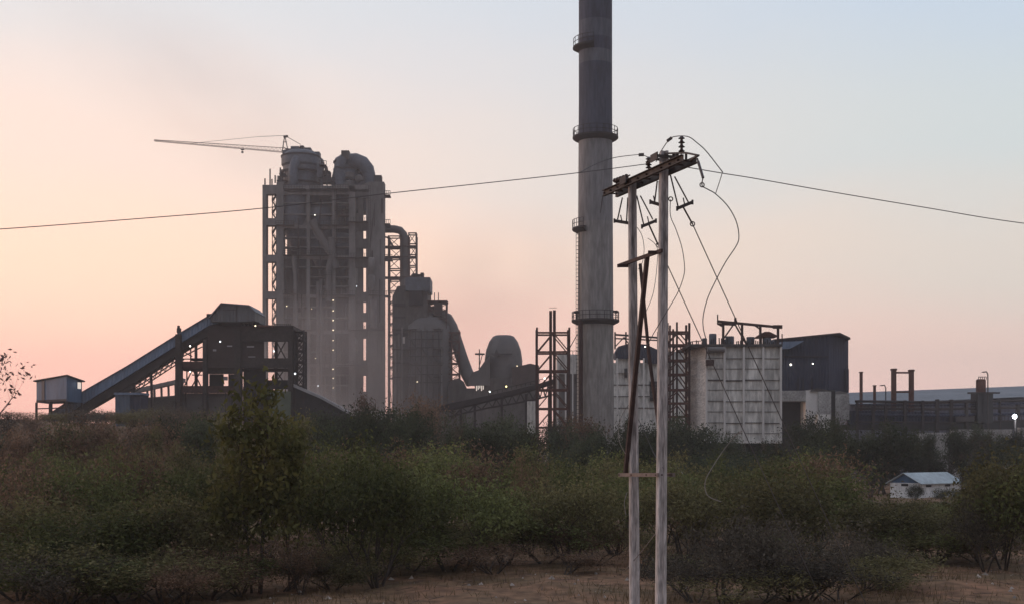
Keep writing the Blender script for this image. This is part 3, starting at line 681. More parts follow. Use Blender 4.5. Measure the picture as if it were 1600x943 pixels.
# ------------------------------------------------------------------ middle conveyor
Dm = 205.0
q = thing('truss_conveyor', 'dark truss conveyor rising right to the lattice mast left of the chimney', 'conveyor', (X(790, Dm), Dm, gz(X(790, Dm), Dm)))
MB().pprism([(640, 646), (700, 630), (763, 617), (800, 609), (840, 599), (865, 591), (865, 597), (840, 605.5), (800, 616), (763, 625), (700, 640), (640, 656)], Dm, 3).build('deck', M_STEEL, q)
truss(q, [(700, 640.5), (763, 625.5), (800, 616.5), (840, 606), (865, 598)], [(700, 650), (763, 636), (800, 630), (840, 622), (865, 615)], Dm, Dm + .2, Dm + 2.6, .2, M_STEEL, 3)
for px in (720, 742, 784, 822, 858): MB().beam((X(px, Dm), Dm + 1, gz(X(px, Dm), Dm)), P(px, 630 - (px - 720) * .15, Dm + 1), .4).build('leg', M_STEEL, q)
k = MB(); k.beam(P(763, 612, Dm), P(865, 587, Dm), .1)
for i in range(15): px = 763 + i * 7.3; k.beam(P(px, 612 - i * 1.79, Dm), P(px, 617 - i * 1.85, Dm), .09)
k.build('railing', M_STEEL, q)
lamp(q, 791, 603, Dm - .2, .26, M_LAMPY); lamp(q, 851, 590.5, Dm - .2, .24); lamp(q, 765.5, 611.5, Dm - .3, .2)
w = MB().pbox(824, 838, 626, 752, 200, 3)
tagged(w, 'small_cabin', M_CONC_L, 'small pale concrete cabin under the truss conveyor left of the lattice mast', 'cabin', (X(831, 200), 200, gz(X(831, 200), 200)))

# ------------------------------------------------------------------ two unfinished lattice masts with rods
def mast(label, D, legs, pipes, rows, bot, seed, dep=4.0):
    bz = gz(X(legs[0][0], D), D)
    t = thing('lattice_mast', label, 'mast', (X((legs[0][0] + legs[1][0]) / 2, D), D, bz), 'rusty lattice masts beside the chimney')
    xs = (X(legs[0][0], D), X(legs[1][0], D)); zt = Z(legs[0][1], D)
    lattice(t, xs, D, D + dep, bz, sorted([Z(y, D) for y in rows]), zt, .2, M_RUSTD, 'v', br=M_RUST)
    for px, py in pipes: MB().beam((X(px, D), D + dep * .5, bz), P(px, py, D + 0).to_tuple()[:1] + (D + dep * .5, Z(py, D)), .42 if dep > 3.5 else .26).build('column', M_RUSTD, t)
    return t
t = mast('rusty square lattice mast with two tall centre columns left of the chimney', 182, [(839, 511), (889.5, 511)], [(861, 483), (867, 482)], [519, 549, 578.5, 608, 637.5, 667], 671, 1)
k = MB(); k.beam(P(858, 480.5, 184), P(870, 480.5, 184), .06); k.build('top_wire', M_STEEL, t)
mast('narrower rusty lattice mast between the utility poles and the pale block', 178, [(1043, 504), (1077, 504)], [(1054, 512), (1060, 501), (1049, 506)], [518, 538, 562, 584, 608, 629, 650, 672], 690, 2, 3.2)

# ------------------------------------------------------------------ chimney
D = 190.0; bz = gz(X(932, D), D)
CH = thing('chimney', 'huge round concrete chimney with ringed walkways, rising out of the top of the picture', 'chimney', (X(933, D), D, bz))
def chim_r(z): return 2.95 - 0.35 * min(1, (z - bz) / 60)
m = mat('chimney_concrete', (0.32, 0.30, 0.28), var=0.28, scale=0.35, stretch=(1, 1, 0.18), fine=0.2)
t = m.node_tree; bs = [q for q in t.nodes if q.type == 'BSDF_PRINCIPLED'][0]; src = bs.inputs['Base Color'].links[0].from_socket
tcn = [q for q in t.nodes if q.type == 'TEX_COORD'][0]
sp = t.nodes.new('ShaderNodeSeparateXYZ'); t.links.new(tcn.outputs['Object'], sp.inputs[0])
mr = t.nodes.new('ShaderNodeMapRange'); mr.inputs['From Min'].default_value = 0; mr.inputs['From Max'].default_value = 100; t.links.new(sp.outputs[2], mr.inputs['Value'])
cr = t.nodes.new('ShaderNodeValToRGB'); cr.color_ramp.interpolation = 'CONSTANT'; e = cr.color_ramp.elements
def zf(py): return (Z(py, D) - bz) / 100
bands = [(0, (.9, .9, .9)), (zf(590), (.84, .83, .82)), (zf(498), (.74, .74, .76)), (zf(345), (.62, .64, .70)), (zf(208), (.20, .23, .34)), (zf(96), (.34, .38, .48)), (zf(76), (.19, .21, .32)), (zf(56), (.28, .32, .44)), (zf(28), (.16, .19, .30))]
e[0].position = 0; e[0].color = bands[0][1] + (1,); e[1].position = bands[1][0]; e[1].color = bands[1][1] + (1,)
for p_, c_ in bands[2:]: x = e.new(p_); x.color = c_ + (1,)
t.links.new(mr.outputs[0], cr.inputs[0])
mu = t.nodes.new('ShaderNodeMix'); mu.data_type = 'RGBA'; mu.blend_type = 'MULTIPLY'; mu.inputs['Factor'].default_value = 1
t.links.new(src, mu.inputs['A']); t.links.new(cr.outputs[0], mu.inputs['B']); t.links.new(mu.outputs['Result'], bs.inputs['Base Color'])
cx = X(932.3, D)
MB().lathe((cx, D + 2.8, 0), [(chim_r(z), z) for z in np.linspace(bz, 92, 20)], 48).build('shaft', m, CH)
for py, a0, a1 in [(65, R(170), R(262)), (207, 0, 2 * math.pi), (352, R(165), R(235)), (497, 0, 2 * math.pi)]:
    z = Z(py, D) ; r = chim_r(z) - .02; ro = r + .95; full = a1 - a0 > 6
    pm = MB()
    prof = [(r, z - .8), (ro - .2, z - .42), (ro, z - .25), (ro, z), (r, z + .02)]
    if full: pm.lathe((cx, D + 2.8, 0), prof, 40)
    else: pm.lathe((cx, D + 2.8, 0), prof + [prof[0]], 14, a0, a1)
    w = pm.build('walkway', M_STEEL, CH)
    k = MB(); ns = 20 if full else 6
    pts = []
    for i in range(ns + 1):
        t_ = a0 + (a1 - a0) * i / ns; p = Vector((cx + (ro - .08) * math.cos(t_), D + 2.8 + (ro - .08) * math.sin(t_), z)); pts.append(p)
        k.beam(p, p + Vector((0, 0, 1.25)), .09)
    for i in range(ns):
        for hgt in (.6, 1.25): k.beam(pts[i] + Vector((0, 0, hgt)), pts[i + 1] + Vector((0, 0, hgt)), .07)
    k.build('railing', M_STEEL, w)
k = MB(); lx, ly = cx - 2.85, D + 1.2
for dx in (-.25, .25): k.beam((lx + dx, ly, bz), (lx + dx, ly, Z(352, D)), .08)
z = bz
while z < Z(352, D): k.beam((lx - .25, ly, z), (lx + .25, ly, z), .07); z += .6
k.build('ladder', M_STEEL, CH)
for px, py in ((902, 485), (964, 484)):
    pp = P(px, py, D); k = MB(); k.beam((pp.x, pp.y + 2, Z(497, D)), (pp.x, pp.y + 2, pp.z), .12); k.lathe((pp.x, pp.y + 2, pp.z), [(.5, -.15), (.4, .1), (.02, .2)], 10); k.build('warning_light', M_STEEL, CH)
k = MB()
for px in (906.5, 908.8): k.tube([(X(px, D), D + .2, bz), (X(px, D), D + .2, Z(500, D))], .22, 8)
k.build('cable_duct', M_RUSTD, CH)

# ------------------------------------------------------------------ concrete building behind the chimney
D = 240.0; bz = gz(X(950, D), D)
q = thing('concrete_plant_building', 'pale concrete building behind the chimney and utility poles, dark steel hopper on its roof', 'building', (X(950, D), D, bz))
MB().box(X(872, D), X(905, D), D - 2, D + 10, Z(584, D), Z(554, D)).build('upper_block', M_CONC_L, q)
MB().box(X(870, D), X(905.05, D), D - 1.5, D + 10, bz, Z(584.1, D)).build('lower_wall', M_CONC, q)
MB().box(X(1028.1, D), X(1092, D), D + .4, D + 10, bz, Z(548, D)).build('side_wall', M_CONC_L, q)
MB().box(X(905.1, D), X(1028, D), D, D + 10, bz, Z(566, D)).build('main_wall', M_CONC_L, q)
MB().box(X(962, D), X(1000, D), D - .5, D - .02, Z(582, D), Z(557, D)).build('wall_panel', M_CONC_L, q)
for px in (870, 882, 893, 904, 962, 985, 1003): MB().box(X(px, D), X(px + 2, D), D - 2.4, D - 2.02, bz, Z(560 if px > 900 else 554, D)).build('pilaster', M_RIB, q)
k = MB()
for y in (600, 618, 636): k.pbox(906, 1028, y, y + 1.2, D, .1, -.12)
k.build('joint_band', M_CONC_D, q)
hp = MB().pprism([(960, 552), (966, 541), (984, 536), (1008, 538), (1026, 546), (1027, 568), (1012, 568), (1008, 560), (962, 560)], D, 5, -1.2).build('hopper', M_NAVY, q)
k = MB(); k.beam(P(960, 522, D), P(1030, 527, D), .35); k.beam(P(960, 528, D), P(1030, 531, D), .25)
for px in (961, 978, 996, 1012, 1028): k.beam(P(px, 518, D), P(px, 545, D), .3)
k.beam(P(962, 540, D), P(975, 526, D), .2); k.beam(P(985, 540, D), P(975, 526, D), .2)
k.build('roof_gantry', M_STEEL, q)
k = MB(); k.pbox(1015, 1027, 595, 626, D, .15, -.25); w = k.build('louvre', M_DARK, q)
k = MB()
for y in range(599, 626, 5): k.pbox(1015, 1027, y, y + 1.2, D, .2, -.5)
k.build('louvre_blades', M_CONC_D, w)
MB().pbox(975, 980, 575, 590, D, .1, -.55).build('window', M_DARK, q)
k = MB()
for px in range(870, 905, 5): k.beam(P(px, 548, D - 1.5), P(px, 554, D - 1.5), .1)
k.beam(P(870, 548, D - 1.5), P(905, 547, D - 1.5), .1); k.beam(P(884, 554, D), P(903, 520, D), .16); k.build('railing', M_STEEL, q)
lamp(q, 998.5, 541, D - 1.6, .22); lamp(q, 1008, 541, D - 1.6, .22)

# ------------------------------------------------------------------ pale concrete block (silo house) right of the poles
D = 175.0; bz = gz(X(1160, D), D)
J = thing('ribbed_concrete_block', 'big pale ribbed concrete block with drums and a pipe gantry on its roof', 'building', (X(1160, D), D, bz))
MB().box(X(1104, D), X(1220, D), D + .25, D + 12, Z(692, D), Z(541, D)).build('main_wall', M_CONC_L, J)
MB().hexa([(X(1077, D + 6), D + 6, Z(684, D)), (X(1104, D) - .05, D + .3, Z(690, D)), (X(1104, D) - .05, D + 12, Z(690, D)), (X(1077, D + 6), D + 12, Z(684, D))],
          [(X(1077, D + 6), D + 6, Z(536.5, D)), (X(1104, D) - .05, D + .3, Z(536.5, D)), (X(1104, D) - .05, D + 12, Z(536.5, D)), (X(1077, D + 6), D + 12, Z(536.5, D))]).build('side_wall', mat('side_concrete', (.62, .57, .53), var=.18, scale=.5, stretch=(.5, .5, 1.6), fine=.2, bump=.6), J)
for px in (1102.5, 1130.5, 1160.5, 1191, 1218.5): MB().pbox(px, px + 3, 541, 692, D, .45, -.2).build('rib', M_RIB, J)
seg = [(1105.6, 1130.4), (1133.6, 1160.4), (1163.6, 1190.9), (1194.1, 1218.4)]
for i, (a, b) in enumerate(seg):
    for y, hh_, mm_ in ((558, .9, M_CONC), (592, 2.0, M_CONC_D), (625, 1.0 + i * .3, M_CONC), (659, 1.2, M_CONC_D)):
        if (i, y) == (3, 592) or (i, y) == (0, 659): hh_ = .6
        MB().pbox(a, b, y + (i % 2) * .8, y + hh_ + (i % 2) * .8, D, .5, 0.12).build('ledge', mm_, J)
    k = MB()
    for y in (575, 608, 642, 676): k.pbox(a, b, y, y + .6, D, .12, .16)
    k.build('panel_joint', M_CONC_D, J)
    MB().pbox(a, b, 688, 691.6, D, .3, .02).build('ledge', M_RIB, J)
MB().box(X(1076, D), X(1222, D), D - .3, D + 12.2, Z(540.9, D), Z(537, D)).build('roof_slab', M_CONC_D, J)
MB().tube([P(1106, 545.5, D - .4), P(1132, 545.5, D - .4)], .38, 12).build('drain_duct', M_CONC, J)
MB().pbox(1102, 1114, 562, 571, D, .8, -1.1).build('junction_box', M_RUSTD, J)
MB().box(X(1080, D), X(1219, D), D + 4, D + 4.4, bz - .5, Z(691.9, D)).build('dark_backing', M_DARK, J)  # dark sheet added to close the bright gap, standing for shade beneath the block
for px in (1108, 1135, 1165, 1195, 1216): MB().box(X(px, D), X(px + 5, D), D + 2, D + 3, bz, Z(692.2, D)).build('leg', M_CONC, J)
for px, y0, w_ in [(1119, 519, 6), (1106, 526, 4), (1146, 523, 7), (1139, 528, 4), (1179, 524, 6.5), (1205, 526, 7), (1213, 529, 4)]:
    r = w_ / F * D
    MB().lathe((X(px, D), D + 3, 0), [(r, Z(537, D)), (r, Z(y0, D)), (r * .9, Z(y0 - 1, D)), (.02, Z(y0 - 1.5, D))], 16).build('drum', M_CYC, J)
k = MB(); rr = random.Random(8)
for px in range(1079, 1218, 3):
    if rr.random() < .75: k.beam(P(px, 537, D + 1.2), P(px + rr.uniform(-.6, .6), 537 - rr.uniform(3, 10), D + 1.2), .14)
k.beam(P(1080, 533, D + 1.2), P(1104, 531, D + 1.2), .1); k.build('railing', M_STEEL, J)
k = MB(); k.beam(P(1121, 501.5, D + 2), P(1222, 511, D + 2), .35); k.beam(P(1121, 505.5, D + 2), P(1150, 507, D + 2), .25); k.beam(P(1121.3, 491, D + 2), P(1121.3, 506, D + 2), .16)
k.beam(P(1131, 528, D + 2), P(1147, 505, D + 2), .2); k.beam(P(1177, 506, D + 2), P(1187, 513, D + 2), .2); k.beam(P(1121, 505, D + 2), P(1130, 510, D + 2), .2)
k.beam(P(1149, 496, D + 2), P(1149, 507, D + 2), .3); k.beam(P(1149, 507, D + 2), P(1166, 537, D + 2), .2); k.beam(P(1208, 510, D + 2), P(1222, 510, D + 2), .5)
gn = k.build('pipe_gantry', M_RUSTD, J)
for px, y in [(1130, 502), (1159.5, 505), (1188, 508), (1215.6, 510)]: MB().beam(P(px, y, D + 2), P(px, 537, D + 2), .32).build('post', M_RUSTD, gn)
k = MB(); k.pprism([(1192, 521), (1204, 513.5), (1212, 513.5), (1225, 520), (1225, 521.5), (1192, 522.3)], D, 3, 4); k.build('canopy', M_RUST, gn)
for px in (1195, 1204, 1222): MB().beam(P(px, 521, D + 5), P(px, 537, D + 5), .14).build('post', M_RUSTD, gn)

# ------------------------------------------------------------------ dark blue shed and concrete annexes right of the block
D = 205.0; bz = gz(X(1270, D), D)
q = thing('navy_shed', 'tall dark navy sheet clad shed with two lit lamps, right of the pale block', 'building', (X(1275, D), D, bz))
MB().pprism([(1210, 612), (1210, 531), (1295, 523), (1295, 612)], D, 14).build('front_wall', M_NAVY, q)
MB().hexa([(X(1295, D) + .02, D, Z(612, D)), (X(1325.5, D + 2), D + 2, Z(612, D)), (X(1325.5, D + 2), D + 14, Z(612, D)), (X(1295, D) + .02, D + 14, Z(612, D))],
          [(X(1295, D) + .02, D, Z(523, D)), (X(1325.5, D + 2), D + 2, Z(529, D)), (X(1325.5, D + 2), D + 14, Z(529, D)), (X(1295, D) + .02, D + 14, Z(521, D))]).build('side_wall', M_NAVYL, q)
MB().pprism([(1208, 529.5), (1311, 519.3), (1327.5, 527), (1327.5, 530), (1311, 522), (1208, 532)], D, 14.8, -.5).build('roof', M_STEEL, q)
MB().pbox(1325, 1329, 575, 612, D, 2, 1).build('downpipe', M_NAVY, q)
MB().pprism([(1216, 545.5), (1216, 535), (1252, 533.5), (1230, 545.5)], D, 2, -2.2).build('lean_to_roof', M_BLUE, q)
k = MB()
for px in (1246, 1254, 1268): k.pbox(px, px + 1, 590, 612, D, .2, -.25)
k.pbox(1210, 1295, 556, 557, D, .2, -.22); k.build('trim', M_STEEL, q)
for px, y in [(1235.6, 569), (1270, 567.5)]: lamp(q, px, y, D - .4, .3, M_LAMPW if 0 else M_LAMP)
k = thing('concrete_annex', 'low stained concrete annex with arched roofs at the foot of the navy shed', 'building', (X(1275, 198), 198, gz(X(1275, 198), 198)))
D = 198.0; bz = gz(X(1275, D), D)
M_ST = mat('concrete_stained', (.42, .40, .38), col2=(.20, .19, .18), scale=.5, fine=.25)
MB().pbox(1222, 1259, 609.5, 626, D, 5).build('lintel_wall', M_ST, k)
MB().box(X(1259.1, D), X(1278, D), D, D + 5, bz, Z(609, D)).build('wall', M_RIB, k)
MB().pprism([(1278.1, 655), (1278.1, 611), (1298, 611), (1298, 655)], D, 5, -.3).build('wall', M_ST, k)
MB().pprism([(1265, 610.9), (1268, 607.5), (1276, 606), (1286, 607), (1298, 610.9)], D, 5, -.3).build('arched_roof', M_CONC_D, k)
MB().pbox(1298.1, 1304.9, 608, 700, D, 3).build('column', M_DARK, k)
MB().pprism([(1305, 655), (1305, 615), (1326.6, 615), (1326.6, 655)], D, 5, -.2).build('wall', M_ST, k)
MB().pprism([(1305, 614.9), (1305, 611), (1312, 610), (1320, 612), (1326, 614.9)], D, 5, -.2).build('arched_roof', M_CONC, k)
MB().box(X(1271, D), X(1290, D), D - 3, D - 1, bz, Z(647, D)).build('side_tank', M_RIB, k)
MB().box(X(1223, D), X(1258, D), D + 3, D + 3.3, bz, Z(626.2, D)).build('back_wall', M_DARK, k)

# ------------------------------------------------------------------ long shed, pipe rack and pipes at right
D = 230.0; bz = gz(X(1470, D), D)
q = thing('long_storage_shed', 'long low grey roofed storage shed running out of the picture at right', 'building', (X(1480, D), D, bz))
xa, xb = X(1328, D), X(1700, D)
MB().hexa([(xa, D - 1, Z(632, D)), (xb, D - 9, Z(617, D)), (xb, D + 14, Z(597, D)), (xa, D + 14, Z(612, D))],
          [(xa, D - 1, Z(631, D)), (xb, D - 9, Z(616, D)), (xb, D + 14, Z(595, D)), (xa, D + 14, Z(609, D))]).build('roof', M_ROOFL, q)
MB().hexa([(xa, D, bz), (xb, D - 8, bz), (xb, D + 13, bz), (xa, D + 13, bz)], [(xa, D, Z(633, D)), (xb, D - 8, Z(619, D)), (xb, D + 13, Z(603, D)), (xa, D + 13, Z(616, D))]).build('wall', clad('wall_sheet_mauve', (.13, .13, .165)), q)
D = 196.0; bz = gz(X(1480, D), D)
q = thing('pipe_rack', 'dark steel pipe rack with walkways and columns in front of the long shed', 'pipe rack', (X(1470, D), D, bz))
rr = random.Random(12)
for y, t0, m in [(626, 2, M_STEEL), (631, 1.2, M_NAVY), (637, 2, M_STEEL), (647, 2.4, M_NAVY), (658, 1.5, M_STEEL)]:
    MB().tube([P(1336, y, D + rr.uniform(0, 2)), P(1460, y + 1.5, D), P(1700, y - 4, D)], t0 * .1, 8).build('pipe', m, q)
MB().pprism([(1332, 640), (1400, 640), (1530, 645), (1530, 663), (1332, 663)], D, .3, 3).build('screen_wall', M_NAVY, q)
MB().pprism([(1328, 662), (1440, 661), (1700, 655), (1700, 667), (1440, 672), (1328, 670)], D, 6).build('deck', M_DARK, q)
for px in (1338, 1362, 1382, 1412, 1440, 1462, 1484, 1508, 1534, 1561, 1588, 1640): MB().box(X(px, D), X(px + rr.uniform(2, 5), D), D - .3, D + .3, bz, Z(rr.uniform(622, 640), D)).build('column', M_STEEL, q)
k = MB()
for i in range(70):
    px = 1336 + i * 5.2; yb = 641 if px < 1440 else 659 - (px - 1440) * .022; k.beam(P(px, yb - 7, D - .1), P(px, yb, D - .1), .08)
k.beam(P(1440, 652, D - .1), P(1700, 647, D - .1), .09); k.beam(P(1336, 634, D - .1), P(1440, 634, D - .1), .09); k.build('railing', M_STEEL, q)
MB().pbox(1524, 1548, 612, 660, D, 3, -1).build('machine_house', M_DARK, q)
k = MB(); k.beam(P(1512, 613, D - 1), P(1562, 613, D - 1), .25); k.pbox(1490, 1520, 650, 658, D, 1, -.8); k.build('walkway', M_STEEL, q)
for (a, b) in ((1481, 1487), (1531, 1538), (1583, 1592)): MB().box(X(a, D), X(b, D), D - 1, D - .35, bz, Z(668, D)).build('column', M_DARK, q)
w = thing('water_tank', 'squat brown roof tank beside a curved lamp post above the pipe rack', 'tank', (X(1534, D), D, Z(612, D)))
MB().lathe((X(1534.5, D), D + .5, 0), [(.75, Z(612, D)), (.75, Z(593, D)), (.6, Z(591.5, D)), (.02, Z(591, D))], 16).build('shell', M_RUST, w)
k = MB()
for i in range(5): k.beam(P(1529 + i * 3, 588, D), P(1529 + i * 3, 592, D), .09)
k.beam(P(1529, 588, D), P(1541, 588, D), .09); k.build('railing', M_STEEL, w)
def post(px, py, D, lab, ht=None, m=M_STEEL):
    t = thing('lamp_post', lab, 'lamp post', (X(px, D), D, gz(X(px, D), D)), 'lamp posts in the plant')
    z0 = gz(X(px, D), D)
    MB().tube([(X(px, D), D, z0), P(px, py + 4, D), P(px - 2, py, D), P(px - 7, py + .5, D)], .1, 8).build('pole', m, t)
    MB().pbox(px - 9, px - 5, py, py + 1.2, D, .3, -.1).build('lamp_head', m, t)
post(1543.5, 580, D - 2, 'curved street lamp post beside the brown roof tank')
post(1384, 601, 215, 'small street lamp post left of the twin column portal')
w = thing('floodlight_mast', 'lit white floodlight blazing at the right edge in front of the pipe rack', 'floodlight', (X(1586, 190), 190, gz(X(1586, 190), 190)))
MB().beam((X(1586, 190), 190, gz(X(1586, 190), 190)), P(1586, 647, 190), .25).build('pole', M_STEEL, w)
pp = P(1585.4, 650, 189.6); MB().lathe(pp, [(.02, -.36), (.26, -.2), (.32, 0), (.26, .2), (.02, .36)], 12).build('lamp', M_LAMPW, w)
pl = bpy.data.lights.new('floodlight_glow', 'POINT'); pl.energy = 900; pl.color = (.85, .93, 1); pl.shadow_soft_size = .6
po = bpy.data.objects.new('floodlight_glow', pl); C.objects.link(po); po.location = pp + Vector((0, -1, 0))
D = 200.0; bz = Z(663.5, 196)
for px, y, w_, lab in [(1345.5, 580, 5, 'taller single rusty pipe stack with a flanged top, right of the navy shed'), (1366.5, 601, 4.5, 'shorter rusty pipe stub with a flanged top, right of the taller stack')]:
    t = thing('pipe_stack', lab, 'pipe stack', (X(px, D), D, bz), 'pipe stacks right of the navy shed')
    r = w_ / 2 / F * D
    MB().lathe((X(px, D), D, 0), [(r, bz), (r, Z(y + 1.5, D))], 14).build('shaft', M_RUST, t)
    MB().lathe((X(px, D), D, 0), [(r * 1.35, Z(y + 1.4, D)), (r * 1.35, Z(y, D))], 14).build('flange', M_RUST, t)
t = thing('twin_column_portal', 'rusty portal of two thick columns joined by two crossbars, above the pipe rack', 'portal frame', (X(1411, D), D, bz))
for px, y in ((1397.5, 575), (1425, 576.5)):
    MB().box(X(px - 3.2, D), X(px + 3.2, D), D, D + .7, bz, Z(y + 3, D)).build('column', M_RUST, t)
    MB().box(X(px - 4, D), X(px + 4, D), D - .1, D + .8, Z(y + 2.9, D), Z(y, D)).build('column_cap', M_RUST, t)
for y in (580, 610): MB().pbox(1400.8, 1421.7, y, y + 2.6, D, .4, .1).build('crossbar', M_RUST, t)
# low ruined walls behind the trees on the right
D = 180.0
for a, b, y0, y1, lab in [(1436, 1482, 675, 692, 'short stained concrete wall panel under the pipe rack, leftmost of three'), (1488, 1582, 670, 696, 'wide stained concrete wall panel under the pipe rack, middle of three'), (1594, 1660, 667, 692, 'stained concrete wall panel at the right edge below the floodlight')]:
    w = MB().box(X(a, D), X(b, D), D, D + 1, gz(X(a, D), D), Z(y0, D))
    tagged(w, 'concrete_wall', M_ST, lab, 'wall', (X((a + b) / 2, D), D, gz(X(a, D), D)), 'stained walls under the pipe rack')

# ------------------------------------------------------------------ white hut
D = 150.0
q = thing('white_hut', 'small white hut with a pale metal gable roof among the trees at right', 'hut', (X(1440, D), D, gz(X(1440, D), D)))
cA = Vector((X(1391, D + 2.2), D + 2.2, 0)); cB = Vector((X(1437, D), D, 0)); sd_ = Vector((X(1500, D + 4.5) - cB.x, 4.5, 0)); cD = cA + sd_; cC = cB + sd_
z0 = gz(cB.x, D) - .2; ze = Z(754, D); zr = Z(738.5, D + 1.5)
up = lambda v, z: Vector((v.x, v.y, z))
MB().hexa([up(c, z0) for c in (cA, cB, cC, cD)], [up(c, ze) for c in (cA, cB, cC, cD)]).build('wall', M_WHITE, q)
mA = (cA + cB) / 2; mC = (cC + cD) / 2; ov = sd_.normalized() * .35
gm = MB(); gm.add([up(cA, ze + .01), up(cB, ze + .01), up(mA, zr - .08), up(cD, ze + .01), up(cC, ze + .01), up(mC, zr - .08)], [(0, 1, 2), (3, 5, 4), (0, 2, 5, 3), (1, 4, 5, 2), (0, 3, 4, 1)]); gm.build('gable', M_BLUE2, q)
e_ = (cB - cA).normalized() * .4
M_HR = clad('hut_roof_sheet', (.42, .48, .50), pitch=.4)
for s, (c1, c2) in ((1, (cB, cC)), (-1, (cA, cD))):
    a1 = up(c1 + e_ * s - ov, ze - .15); a2 = up(c2 + e_ * s + ov, ze - .15); r1 = up(mA - ov, zr); r2 = up(mC + ov, zr); th = Vector((0, 0, .07))
    MB().hexa([a1, a2, r2, r1], [a1 + th, a2 + th, r2 + th, r1 + th]).build('roof_slope', M_HR, q)
def hw_(c1, c2, t0, t1, za, zb_, m, nm):
    n = Vector((-(c2 - c1).y, (c2 - c1).x, 0)).normalized() * -1
    a1 = c1.lerp(c2, t0) + n * .04; b1 = c1.lerp(c2, t1) + n * .04; i = n * -.05
    MB().hexa([up(a1, za), up(b1, za), up(b1 + i, za), up(a1 + i, za)], [up(a1, zb_), up(b1, zb_), up(b1 + i, zb_), up(a1 + i, zb_)]).build(nm, m, q)
hw_(cA, cB, .38, .62, ze - .40, ze - .1, M_DARK, 'window'); hw_(cB, cC, .15, .28, ze - .5, ze - .25, M_DARK, 'window'); hw_(cB, cC, .62, .75, ze - .5, ze - .25, M_DARK, 'window')

# ------------------------------------------------------------------ double utility pole
DR, DL = 23.0, 24.45
XR, XL = X(1037, DR), X(988.5, DL)
PL = thing('double_utility_pole', 'pair of tall weathered concrete utility poles joined by steel cross arms, in the foreground', 'utility pole', ((XR + XL) / 2, (DR + DL) / 2, 0))
def pole(pxt, yt, pxb, D, w, nm='pole'):
    zb, zt = -.3, Z(yt, D); xb = X(pxb, D); xt = X(pxt, D); yb = 943
    # extrapolate from row 943 down to the ground
    zz = Z(943, D); sl_ = (xt - xb) / (zt - zz); x0 = xb - sl_ * (zz - zb)
    q = MB(); prof = []
    for (x, z, k) in ((x0, zb, 1.12), (xt, zt, .86)):
        hw_ = w * k / 2; d = hw_ * 1.25
        c = .30  # chamfer / fluted face profile
        prof.append([(x - hw_, D - d + c * hw_, z), (x - hw_ + c * hw_, D - d, z), (x - hw_ * .35, D - d, z), (x - hw_ * .25, D - d + .03, z), (x + hw_ * .25, D - d + .03, z), (x + hw_ * .35, D - d, z), (x + hw_ - c * hw_, D - d, z), (x + hw_, D - d + c * hw_, z), (x + hw_, D + d, z), (x - hw_, D + d, z)])
    n = 10; q.add(prof[0] + prof[1], [tuple(range(n)), tuple(range(2 * n - 1, n - 1, -1))] + [(i, (i + 1) % n, n + (i + 1) % n, n + i) for i in range(n)])
    return q.build(nm, M_POLE, PL)
pole(988, 279, 991.5, DL, .175); pole(1037.5, 237, 1032.5, DR, .175)
Va, Vb = Vector((XL, DL, 0)), Vector((XR, DR, 0)); ax = (Vb - Va).normalized(); pr = Vector((-ax.y, ax.x, 0))   # pr points away to the right
if pr.x < 0: pr = -pr
zA = (Z(292, DL) + Z(262, DR)) / 2
def depth_at(px):   # where the view ray through photo column px meets the arm's vertical plane
    k = (px - 800) / F; t = (k * DL - XL) / ((XR - XL) - k * (DR - DL)); return DL + (DR - DL) * t
def A_(px, py, off=0.0):
    d = depth_at(px); return P(px, py, d) + pr * off
e0, e1 = depth_at(953), depth_at(1078)
pa = Vector((X(953, e0), e0, Z(303, e0))); pb = Vector((X(1078, e1), e1, Z(248, e1)))
for s in (-.125, .125):
    c1 = pa + pr * s; c2 = pb + pr * s
    q = MB(); q.beam(c1, c2, .012, .12); q.beam(c1 + Vector((0, 0, .058)) + pr * (s * .2), c2 + Vector((0, 0, .058)) + pr * (s * .2), .06, .012); q.beam(c1 - Vector((0, 0, .058)) + pr * (s * .2), c2 - Vector((0, 0, .058)) + pr * (s * .2), .06, .012)
    q.build('cross_arm', M_IRON, PL)
q = MB()
for px in (955, 966, 978, 1000, 1012, 1026, 1048, 1060, 1072):
    t = (px - 953) / 125; c = pa.lerp(pb, t); q.beam(c - pr * .17, c + pr * .17, .03, .03)
q.build('spacer_bolts', M_IRONB, PL)
# pole head clamps
for (px, py, D_) in ((988, 283, DL), (1037.5, 247, DR)):
    q = MB(); c = P(px, py, D_); q.beam(c - pr * .2 - ax * .16, c - pr * .2 + ax * .16, .02, .14); q.beam(c + pr * .2 - ax * .16, c + pr * .2 + ax * .16, .02, .14); q.beam(c - pr * .2 - ax * .13, c + pr * .2 - ax * .13, .03, .05); q.beam(c - pr * .2 + ax * .13, c + pr * .2 + ax * .13, .03, .05)
    q.build('head_clamp', M_IRON, PL)
q = MB(); a = A_(1040, 240); b = A_(1091, 243); q.beam(a, A_(1072, 239), .05, .03); q.beam(A_(1072, 239), b, .05, .03); q.beam(A_(1078, 251), b, .04, .03); q.beam(A_(1072, 239), A_(1072, 250), .04, .04); q.beam(A_(1052, 240), A_(1052, 252), .04, .04); q.beam(A_(1058, 240), A_(1058, 250), .06, .04); q.build('end_bracket', M_IRON, PL)
